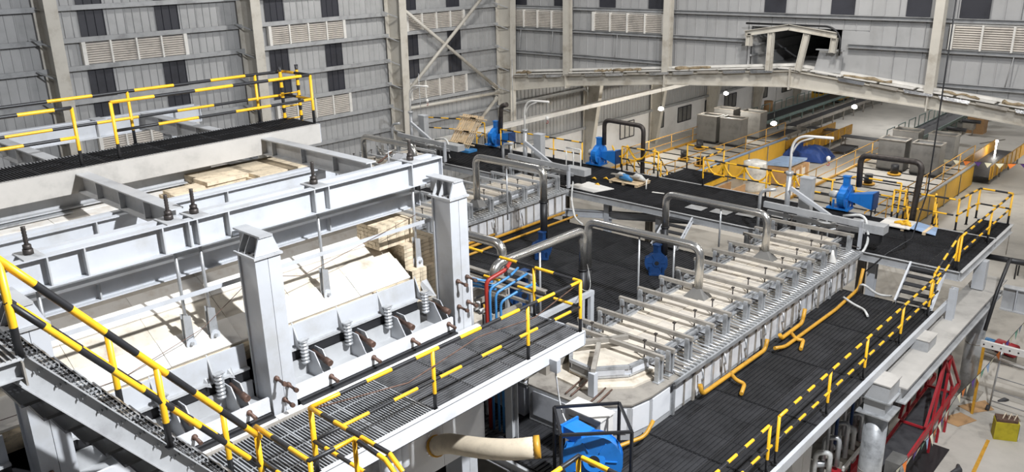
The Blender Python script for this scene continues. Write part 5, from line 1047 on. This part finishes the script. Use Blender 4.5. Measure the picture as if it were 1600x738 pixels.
# hanging lamps over the far floor
for i, (x, y, z, e, lab) in enumerate(((-11.34, 56.12, 5, 420, 'at the far right'), (-20.34, 55.32, 5, 420, 'below the gable'), (-22.0, 47.1, 5, 380, 'above the end of the left-hand lehr'), (-30.17, 47.4, 5, 520, 'in front of the first window'), (-29.8, 55.5, 5, 520, 'in front of the white wall'))):
    t = thing('hanging_lamp', 'glaring bare lamp hanging ' + lab, 'lamp', (x, y, z))
    MB().tube([(x, y, z - 0.12), (x, y, z - 0.06), (x, y, z + 0.06), (x, y, z + 0.12)], 0.12, 12, rs=[0.06, 0.17, 0.17, 0.06]).build('bulb', 'lampglow', t)
    MB().cyl((x, y, z + 0.12), (x, y, z + 0.25), 0.06, 10).build('socket', 'black', t); MB().cyl((x, y, z + 0.25), (x, y, 9.36 - 0.0925 * abs(x + 17.8)), 0.012, 5).build('cord', 'black', t)
    l = bpy.data.lights.new('lamp_light', 'POINT'); l.energy = e; l.shadow_soft_size = 0.2; l.color = (1, 0.96, 0.88); o = bpy.data.objects.new('lamp_light', l); COL.objects.link(o); o.parent = t; o.location = (0, 0, -0.35)
for i, (x, y, z) in enumerate(((-14.0, 66, 1.6), (-11.0, 68, 1.4))):
    tag(MB().tube([(x, y, z), (x, y, z + 0.12)], 0.09, 10).tube([(x, y, 0), (x, y, z)], 0.04, 6).build('work_lamp', 'lampglow'), ('left', 'right')[i] + ' small work lamp standing behind the right-hand exit conveyor', 'lamp')
for i, (x, y) in enumerate(((-24.5, 100), (-12, 92), (-32, 108))):
    l = bpy.data.lights.new('far_bay_light', 'AREA'); l.shape = 'DISK'; l.size = 1.2; l.energy = 900; o = bpy.data.objects.new('far_bay_light', l); COL.objects.link(o); o.location = (x, y, 6.9)
for i, (x, y) in enumerate(((-8, 72), (-24, 74), (-16, 52))):
    l = bpy.data.lights.new('bay_light', 'AREA'); l.shape = 'DISK'; l.size = 1.2; l.energy = 400; o = bpy.data.objects.new('bay_light', l); COL.objects.link(o); o.location = (x, y, 6.9)

# ------------------------------------------------------------------ lower right: crane beam, round columns, machines, floor clutter
t = thing('box_beam', 'heavy grey box beam running beside the right walkway on round columns', 'beam', (-5.95, 24, 4.0))
MB().box(-6.2, -5.52, 20.3, 29.95, 3.98, 4.36).build('box', 'steel', t); MB().box(-6.24, -5.36, 20.3, 29.95, 4.36, 4.40).build('flange', 'dust', t); MB().box(-6.24, -5.36, 20.3, 29.95, 3.94, 3.98).build('flange', 'steel', t)
for k, (x, y, h, lab) in enumerate(((-5.9, 19.95, 3.75, 'round grey column under the nearer cap box at the lower right'), (-5.95, 29.7, 3.9, 'round shiny grey column at the far end of the box beam'))):
    c = thing('round_column', lab, 'column', (x, y, 0))
    MB().cyl((x, y, 0), (x, y, h), 0.29, 24).build('tube', 'galv', c); MB().cyl((x, y, 2.0), (x, y, 2.03), 0.297, 24).build('weld_ring', 'steel_d', c); MB().box(x - 0.45, x + 0.45, y - 0.45, y + 0.45, 0, 0.04).build('foot_plate', 'steel_d', c)
    if k == 0:
        MB().box(x - 0.26, x + 0.26, y - 0.3, y + 0.3, 3.79, 4.2).build('neck', 'steel', c); MB().box(x - 0.4, x + 0.42, y - 0.42, y + 0.42, 3.75, 3.79).build('cap_plate', 'galv', c); MB().box(x - 0.4, x + 0.4, y - 0.42, y + 0.34, 4.2, 4.24).build('cap_plate', 'galv', c); MB().box(x - 0.3, x + 0.34, y - 0.4, y + 0.33, 4.24, 4.68).build('cap_box', 'steel', c); MB().box(x - 0.33, x + 0.37, y - 0.43, y + 0.34, 4.68, 4.71).build('cap_lid', 'dust', c)
for i, (y0, y1, lab) in enumerate(((22.7, 23.4, 'grey box stub sitting on the box beam beside the right walkway'),)):
    c = thing('box_stub', lab, 'steelwork', (-6.0, y0, 4.43)); MB().box(-6.15, -5.63, y0, y1, 4.4, 4.71).build('body', 'steel', c); MB().box(-6.17, -5.61, y0 - 0.02, y1 + 0.02, 4.71, 4.73).build('lid', 'dust', c)
tag(MB().ibeam((-5.85, 25.4, 4.4), (-5.85, 25.4, 5.4), 0.2, 0.2, 0.02, 0.02, 0, (0, 1, 0)).build('short_post', 'steel_l'), 'short grey post from the box beam up to the cross deck corner', 'post')
tag(MB().box(-6.05, -5.7, 28.3, 28.6, 4.43, 5.4).build('short_post', 'steel_l'), 'second grey post holding the cross deck behind the black conduit', 'post')
t = thing('steel_girder', 'deep grey girder leading off the round column to the right edge', 'girder', (-3, 29.4, 3.4)); MB().ibeam((-5.3, 29.3, 4.0), (2, 29.3, 4.0), 0.8, 0.3, 0.03, 0.03).build('beam', 'steel', t)
for i in range(4): MB().box(-4.9 + 1.6 * i, -4.87 + 1.6 * i, 29.16, 29.3, 3.62, 4.38).build('stiffener', 'steel_l', t)
tag(MB().tube([(-5.2, 28.9, 5.5), (-5.3, 28.4, 4.5), (-5.3, 27.6, 3.4)], 0.06, 8).build('black_conduit', 'black'), 'black conduit slanting down past the end of the box beam', 'conduit')
tag(MB().cyl((-6.2, 29.8, 5.1), (-4.6, 29.9, 5.1), 0.1, 10).build('black_pipe', 'black'), 'short black pipe sticking out under the cross deck corner', 'pipe')
t = thing('perforated_channel', 'cream perforated channel low behind the far round column', 'channel', (-4, 27.6, 2.9)); MB().chan((-5.5, 28.4, 2.6), (-2.5, 28.4, 2.6), 0.22, 0.1).build('rail', 'louvre', t)
for i in range(12): MB().cyl((-5.4 + 0.25 * i, 28.34, 2.6), (-5.4 + 0.25 * i, 28.345, 2.6), 0.03, 6).build('hole', 'black', t)
for x in (-5.4, -2.6): MB().bar((x, 28.4, 0), (x, 28.4, 2.5), 0.08, 0.08).build('leg', 'gas', t)
tag(MB().bar((-5.5, 29.0, 2.0), (-2.8, 28.6, 1.9), 0.06, 0.06).build('white_tube', 'louvre'), 'thin white tube crossing low behind the far round column', 'tube')
# red truss with the dark conveyor
t = thing('red_conveyor', 'red tubular A-frame conveyor head under the box beam', 'machine', (-6.0, 26.5, 0))
for x in (-6.5, -5.75):
    for p, q in (((x, 24.2, 1.3), (x, 25.3, 3.1)), ((x, 25.3, 3.1), (x, 26.8, 1.5)), ((x, 24.9, 1.0), (x, 25.3, 3.1)), ((x, 25.9, 3.0), (x, 27.6, 1.3)), ((x, 25.3, 3.1), (x, 25.9, 3.0)), ((x, 25.8, 0.0), (x, 25.9, 3.0)), ((x, 26.6, 0.0), (x, 26.6, 1.7)), ((x, 25.0, 0), (x, 24.9, 1.0))):
        MB().bar(p, q, 0.07, 0.07).build('red_tube', 'red', t)
    MB().bar((x, 21.0, 0.75), (x, 27.6, 1.35), 0.05, 0.25).build('side_beam', 'red', t)
for y, z in ((25.3, 3.1), (25.9, 3.0), (26.7, 1.4), (24.3, 1.2)): MB().bar((-6.5, y, z), (-5.75, y, z), 0.06, 0.06).build('cross_tube', 'red', t)
MB().bar((-6.12, 21.0, 0.8), (-6.12, 26.8, 1.3), 0.65, 0.05).build('belt', 'rubber', t)
MB().box(-7.0, -6.6, 24.2, 25.0, 1.4, 1.8).build('control_box', 'boxg', t); MB().box(-6.7, -5.3, 21.3, 25.6, 0.002, 0.03).build('pit_cover', 'black', t)
b = thing('conveyor_rail', 'cream rail along the dark conveyor below the box beam', 'rail', (-6.7, 24, 1)); MB().bar((-6.75, 20.5, 1.3), (-6.75, 27.5, 1.6), 0.06, 0.12).build('rail', 'louvre', b)
for y in (21, 24, 27): MB().bar((-6.75, y, 0), (-6.75, y, 1.35), 0.06, 0.06).build('leg', 'black', b)
tag(MB().bar((-6.3, 28.0, 0), (-6.3, 28.0, 3.9), 0.14, 0.14).build('black_post', 'black'), 'black vertical post left of the far round column', 'post')
tag(MB().bar((-6.6, 28.5, 0), (-6.6, 28.5, 3.9), 0.08, 0.08).build('black_post', 'black'), 'thinner black post behind the first, near the far round column', 'post')
# moulding machine parts under the walkway edge
t = thing('forming_machine', 'cluttered grey forming machine with hoses under the right walkway', 'machine', (-7.4, 21.5, 0))
MB().box(-8.6, -7.0, 19.5, 24.5, 0.1, 1.0).build('bed', 'steel_d', t)
for i in range(9):
    y = 19.6 + 0.55 * i; MB().tube(fillet([(-7.2, y, 1.0), (-7.2, y, 2.1 + 0.2 * (i % 3)), (-6.85, y + 0.1, 2.2 + 0.2 * (i % 3)), (-6.85, y + 0.1, 1.5)], 0.15, 3), 0.07, 8).build('curved_pipe', 'galv' if i % 3 else 'wrap', t)
    MB().tube([(-7.4, y + 0.2, 1.0), (-7.35, y + 0.2, 1.6), (-7.0, y + 0.25, 1.7)], 0.12, 9, rs=[0.12, 0.14, 0.08]).build('valve_block', 'steel_d' if i % 2 else 'galv', t)
    MB().cyl((-7.05, y + 0.35, 2.0), (-7.05, y + 0.35, 4.6), 0.045, 7).build('hose', 'blued' if i % 2 else 'galv', t)
    MB().box(-7.0, -6.75, y, y + 0.25, 1.1, 1.35).build('block', 'red' if i % 4 == 1 else 'steel_d', t)
for i, (x, y, m, lab) in enumerate(((-7.7, 21.3, 'red', 'left'), (-6.95, 21.6, 'red', 'right'))):
    t = thing('red_motor_box', 'dark red machine housing on the floor at the bottom right, ' + lab + ' one', 'machine', (x, y, 0)); rbox(x - 0.4, x + 0.35, y - 0.7, y + 0.6, 0.1, 0.95, 0.12).build('housing', m, t); MB().box(x - 0.35, x + 0.3, y - 0.6, y + 0.5, 0, 0.1).build('foot', 'black', t)
t = thing('fire_extinguisher', 'bright red cylinder standing under the right walkway edge', 'extinguisher', (-7.0, 22.4, 0.2)); MB().tube([(-6.95, 22.5, 1.0), (-6.95, 22.5, 1.05), (-6.95, 22.5, 1.75), (-6.95, 22.5, 1.85)], 0.13, 14, rs=[0.11, 0.13, 0.13, 0.05]).build('cylinder', 'red', t); MB().box(-7.0, -6.9, 22.45, 22.55, 1.85, 1.95).build('valve_head', 'black', t); MB().box(-7.1, -6.8, 22.3, 22.7, 0, 1.0).build('stand', 'steel_d', t)
t = thing('control_cabinet', 'cream control cabinet under the near end of the right walkway', 'cabinet', (-7.4, 18.8, 0)); MB().box(-7.9, -7.25, 18.2, 19.4, 0, 3.0).build('body', 'louvre', t); MB().box(-7.25, -7.23, 18.25, 18.8, 0.2, 2.9).build('door', 'louvre', t); MB().box(-7.25, -7.23, 18.84, 19.35, 0.2, 2.9).build('door', 'louvre', t)
for i in range(4): MB().cyl((-7.23, 18.95 + 0.1 * i, 2.5), (-7.215, 18.95 + 0.1 * i, 2.5), 0.025, 8).build('button', 'black', t)
t = thing('junction_box', 'grey junction box beside the foot of the near round column', 'box', (-5.6, 21.6, 0)); MB().box(-5.95, -5.55, 21.4, 22.0, 0.6, 1.5).build('body', 'boxg', t); MB().box(-5.8, -5.7, 21.6, 21.8, 0, 0.6).build('stand', 'steel_d', t); MB().box(-5.55, -5.54, 21.44, 21.96, 0.64, 1.46).build('door', 'steel', t)
# bunting
bt = thing('bunting', 'string of coloured triangular flags sagging past the round columns', 'bunting', (-5.6, 24, 2))
rope = [V(-6.3, 18.6, 1.9), V(-5.5, 19.9, 1.8), V(-5.3, 21.6, 1.9), V(-5.3, 23.3, 1.75), V(-5.35, 25.6, 1.9), V(-5.2, 27.6, 1.95), V(-4.9, 30.2, 2.5), V(-4.6, 33.5, 2.9)]
MB().tube(rope, 0.008, 5).build('rope', 'black', bt)
def flags(parent, rope, step, size, cols):
    k = 0
    for a, b in zip(rope, rope[1:]):
        L = (b - a).length; n = max(1, int(L / step))
        for i in range(n):
            p = a.lerp(b, i / n); q = a.lerp(b, (i + 0.75) / n); tip = p.lerp(q, 0.5) + V(R.uniform(-0.1, 0.1), R.uniform(-0.1, 0.1), -size)
            m = MB().prism([p, q, tip], (0.004, 0.002, 0)); m.build('flag', cols[k % len(cols)], parent); k += 1
flags(bt, rope, 0.34, 0.30, ['orange', 'flagw', 'purple', 'flagw', 'flagg', 'blue_sheet', 'flagw'])
bt2 = thing('bunting', 'distant string of small flags across the floor beyond the cross deck corner', 'bunting', (-12, 50, 2))
rope = [V(-15.0, 42, 1.6), V(-13.2, 42.5, 1.3), V(-11.5, 44, 1.2), V(-8.5, 46, 1.3)]
MB().tube(rope, 0.01, 4).build('rope', 'black', bt2); flags(bt2, rope, 0.5, 0.3, ['flagw', 'orange', 'flagw', 'purple', 'flagw'])
bt3 = thing('bunting', 'farther string of small flags past the end of the right-hand lehr', 'bunting', (-12, 58, 2))
rope = [V(-14.5, 55, 2.4), V(-12, 57, 2.1), V(-9.5, 58, 2.2), V(-7, 60, 2.2)]
MB().tube(rope, 0.01, 4).build('rope', 'black', bt3); flags(bt3, rope, 0.6, 0.32, ['flagw', 'flagw', 'orange', 'purple'])
for i, (x, y) in enumerate(((-15, 42), (-8.5, 46), (-14.5, 55), (-7, 60), (-4.6, 33.5), (-6.3, 18.6))):
    h = (1.6, 1.3, 2.4, 2.2, 2.9, 1.9)[i]; tag(MB().cyl((x, y, 0), (x, y, h), 0.02, 6).build('bunting_pole', 'steel_d'), 'thin pole at the ' + ('left end of the distant bunting', 'right end of the distant bunting', 'left end of the farther bunting', 'right end of the farther bunting', 'upper end of the near bunting', 'lower end of the near bunting')[i], 'pole')
# floor items
t = thing('tool_bag', 'yellow-green tool case bound with cord standing on the floor at the lower right', 'bag', (-4.25, 27.6, 0))
mb = MB(); mb.prism([(-4.62, 27.55, 0.0), (-4.45, 27.15, 0.0), (-3.85, 27.45, 0.0), (-4.0, 27.85, 0.0)], (0, 0, 0.62)); mb.build('case', 'canvas', t)
MB().prism([(-4.60, 27.56, 0.62), (-4.45, 27.18, 0.62), (-3.9, 27.46, 0.62), (-4.0, 27.84, 0.62)], (0, 0, 0.08)).build('lid', 'rust', t)
MB().prism([(-3.99, 27.83, 0.05), (-3.84, 27.46, 0.05), (-3.82, 27.47, 0.05), (-3.97, 27.84, 0.05)], (0, 0, 0.55)).build('end_face', 'wrap', t)
for k in range(3): MB().tube([(-4.35 + 0.15 * k, 27.3 + 0.05 * k, 0.6), (-4.3 + 0.15 * k, 27.5 + 0.05 * k, 0.85), (-4.2 + 0.15 * k, 27.7, 0.6)], 0.02, 6).build('cord', 'beige', t)
t = thing('scaffold_panel', 'thin grey tube scaffold frame standing on the floor at the right edge', 'scaffold', (-4.5, 29, 0))
MB().cyl((-5.05, 29.05, 0), (-4.97, 29.05, 2.5), 0.03, 8).build('standard', 'galv', t); MB().cyl((-2.6, 28.9, 0), (-2.55, 28.9, 2.5), 0.03, 8).build('standard', 'galv', t)
for z in (0.35, 0.75, 1.25, 1.8, 2.45): MB().cyl((-5.0, 29.05, z), (-2.57, 28.9, z), 0.018, 6).build('rail', 'galv', t)
MB().tube([(-5.12, 28.95, 0.1), (-5.02, 28.95, 0.1)], 0.1, 12).build('caster', 'rubber', t)
for i, (pts, lab) in enumerate((([(-6.15, 27.3, 0.005), (-5.7, 28.2, 0.005), (-5.15, 28.0, 0.005), (-5.5, 27.2, 0.005)], 'nearer'), ([(-5.9, 28.6, 0.005), (-5.3, 29.6, 0.005), (-4.9, 29.1, 0.005), (-5.4, 28.4, 0.005)], 'farther'))):
    tag(MB().prism(pts, (0, 0, 0.015)).build('cardboard_sheet', 'crate'), lab + ' flattened cardboard on the floor by the far round column', 'cardboard')
tag(MB().prism([(-4.6, 27.0, 0.002), (-4.5, 27.0, 0.002), (-4.2, 22.5, 0.002), (-4.32, 22.5, 0.002)], (0, 0, 0.003)).build('floor_line', 'gas'), 'worn yellow line painted on the concrete by the tool case', 'floor marking')
tag(MB().tube([(-4.9, 24.3, 0.04), (-4.75, 24.6, 0.05), (-4.85, 24.85, 0.04)], 0.08, 7, rs=[0.03, 0.1, 0.05]).build('black_rag', 'rubber'), 'black rag on the floor at the bottom edge', 'rag')
tag(MB().tube([(-4.95, 29.8, 0.03), (-4.8, 30.0, 0.05), (-4.7, 30.1, 0.03)], 0.08, 7, rs=[0.03, 0.08, 0.03]).build('black_rag', 'rubber'), 'black rag on the floor beyond the scaffold foot', 'rag')
rings = []
for k in range(7):
    x = -4.4 + 0.22 * k; h = (0.05, 0.5, 0.7, 0.6, 0.75, 0.55, 0.1)[k]; rings.append([(x + 0.05 * math.sin(j * 2 + k), 33.2 + 0.7 * math.cos(math.pi * j / 7), 0.02 + h * math.sin(math.pi * j / 7)) for j in range(8)])
tag(MB().loft(rings).build('wrapped_bundle', 'wrap'), 'plastic-wrapped bundle on the floor at the right edge', 'bundle')
t = thing('work_trestle', 'dark work trestle with blue and yellow boxes on the floor beyond the deep girder', 'trestle', (-6.5, 43, 0))
MB().box(-7.4, -5.4, 42.5, 43.3, 0.75, 0.8).build('top', 'steel_d', t)
for x in (-7.35, -5.45): MB().bar((x, 42.6, 0), (x, 42.6, 0.75), 0.06, 0.06).bar((x, 43.2, 0), (x, 43.2, 0.75), 0.06, 0.06).build('legs', 'black', t)
tag(MB().box(-7.0, -6.5, 42.6, 43, 0.8, 1.0).build('blue_box', 'pipeb'), 'blue box on the distant work trestle', 'box'); tag(MB().box(-6.4, -5.8, 42.6, 43, 0.8, 1.2).build('yellow_box', 'ypanel'), 'yellow box on the distant work trestle', 'box')
t = thing('red_pump', 'red and blue pump beyond the deep girder at the right', 'pump', (-5.6, 33, 0)); MB().cyl((-5.9, 33.2, 0.6), (-5.2, 33.0, 0.6), 0.25, 12).build('red_body', 'red', t); MB().cyl((-6.3, 33.3, 0.6), (-5.95, 33.2, 0.6), 0.16, 10).build('blue_motor', 'pipeb', t); MB().box(-6.3, -5.2, 32.9, 33.4, 0, 0.35).build('base', 'steel_d', t)
t = thing('pump', 'small pump with a blue motor on the bright floor seen through the deck gap', 'pump', (-17.5, 33.5, 0)); MB().cyl((-17.9, 33.4, 0.8), (-17.4, 33.4, 0.8), 0.1, 8).build('body', 'wrap', t); MB().cyl((-17.4, 33.4, 0.8), (-17.0, 33.4, 0.8), 0.14, 10).build('blue_motor', 'pipeb', t)
for a in (-17.8, -17.3): MB().bar((a, 33.2, 0), (a, 33.4, 0.7), 0.05, 0.05).build('leg', 'wrap', t); MB().bar((a, 33.6, 0), (a, 33.4, 0.7), 0.05, 0.05).build('leg', 'wrap', t)
tag(MB().tube([(-7.35, 27, 17), (-7.38, 27, 10.5), (-7.4, 27, 7.7), (-7.6, 26.8, 6.2), (-8.1, 26.2, 5.75), (-8.5, 25.6, 5.2)], 0.022, 7).build('black_cable', 'black'), 'long black cable hanging from the roof down to the cross deck', 'cable')
for i, (a, b, c, lab) in enumerate((((-9.2, 11.06, 7.35), (-9.3, 11.3, 6.3), (-8.9, 11.0, 6.4), 'pale cable looping from the walkway bracket to the blower frame'), ((-9.9, 9.3, 7.35), (-10.6, 9.2, 6.6), (-11.0, 9.3, 6.0), 'pale cable looping under the walkway beside the riser pipes'), ((-9.4, 12.08, 8.7), (-11.2, 15.0, 7.0), (-13.0, 17.0, 6.9), 'thin pale wire slung from the walkway corner railing over the dark deck'))):
    pts = [V(a) * (1 - t_) ** 2 + V(b) * 2 * t_ * (1 - t_) + V(c) * t_ * t_ for t_ in [k / 10 for k in range(11)]]
    tag(MB().tube(pts, 0.016 if i < 2 else 0.01, 6).build('slung_cable', 'wrap'), lab, 'cable')
tag(MB().tube([(-9.42, 5.76, 8.8), (-9.3, 7.5, 8.55), (-9.4, 9.2, 8.7), (-9.4, 10.7, 8.55), (-9.42, 12.0, 8.8)], 0.012, 5).build('red_cable', 'rust'), 'thin dark red cable tied along the lower walkway railing', 'cable')
mb = MB(); c0 = V(-9.6, 9.6, 5.02)
tag(MB().tube([c0, c0 + V(0.2, 0.1, 0.1), c0 + V(0.45, 0.05, 0.08), c0 + V(0.6, 0.15, 0.02)], 0.1, 9, rs=[0.04, 0.16, 0.14, 0.04]).build('plastic_bag', 'wrap'), 'crumpled clear plastic bag on the dark deck below the beige hose', 'bag')
tag(rbox(-10.6, -10.1, 9.0, 9.45, 4.8, 5.05, 0.03).build('carton', 'beige'), 'small beige carton below the left end of the hose', 'box')
# loose ducts and sheets lying on the farthest forehearth
t = thing('scrap_pile', 'heap of bent ducts and aluminium sheets on the farthest forehearth', 'scrap', (-29.5, 23.3, 6.18))
for i in range(9):
    a = R.uniform(0, 3.1); x, y = -29.6 + R.uniform(-0.6, 0.9), 23.2 + R.uniform(-0.5, 0.5)
    MB().tube([(x - 0.5 * math.cos(a), y - 0.5 * math.sin(a), 6.3 + R.uniform(0, 0.1)), (x + 0.5 * math.cos(a), y + 0.5 * math.sin(a), 6.35 + R.uniform(0, 0.35))], R.uniform(0.03, 0.09), 8).build('duct_piece', R.choice(['galv', 'steel_d', 'chrome', 'rust']), t)
for i in range(3):
    x, y = -28.9 + 0.3 * i, 22.8 + 0.2 * i; MB().prism([(x, y, 6.2), (x + 0.5, y, 6.2), (x + 0.8, y + 0.5, 6.65), (x + 0.3, y + 0.5, 6.65)], (0, 0, 0.02)).build('bent_sheet', 'sheet', t)
# tie rods and thin bars along the second forehearth deck gap, cabinets behind it
for i, (x, y, lab) in enumerate(((-16.6, 15.2, 'left'), (-15.0, 15.9, 'right'))):
    b = thing('support_frame', lab + ' grey post frame between the tall far pillar and the dark blowers', 'frame', (x, y, 4.9))
    for dx in (0, 0.9): MB().bar((x + dx, y, 4.9), (x + dx, y, 6.6), 0.10, 0.10).build('post', 'steel', b)
    MB().bar((x - 0.1, y, 6.6), (x + 1.0, y, 6.6), 0.12, 0.12).build('beam', 'steel', b); MB().bar((x - 0.1, y, 5.8), (x + 1.0, y, 5.8), 0.08, 0.08).build('beam', 'steel_d', b)
for i in range(3):
    tag(MB().tube([(-9.75 - 0.1 * i, 7.3 + 0.25 * i, 6.55), (-9.75 - 0.1 * i, 7.3 + 0.25 * i, 6.6), (-9.75 - 0.1 * i, 7.3 + 0.25 * i, 7.05), (-9.75 - 0.1 * i, 7.3 + 0.25 * i, 7.2)], 0.1, 10, rs=[0.08, 0.11, 0.11, 0.06]).build('white_canister', 'pale_lit'), ('near', 'middle', 'far')[i] + ' white canister tucked under the lower walkway edge', 'canister')
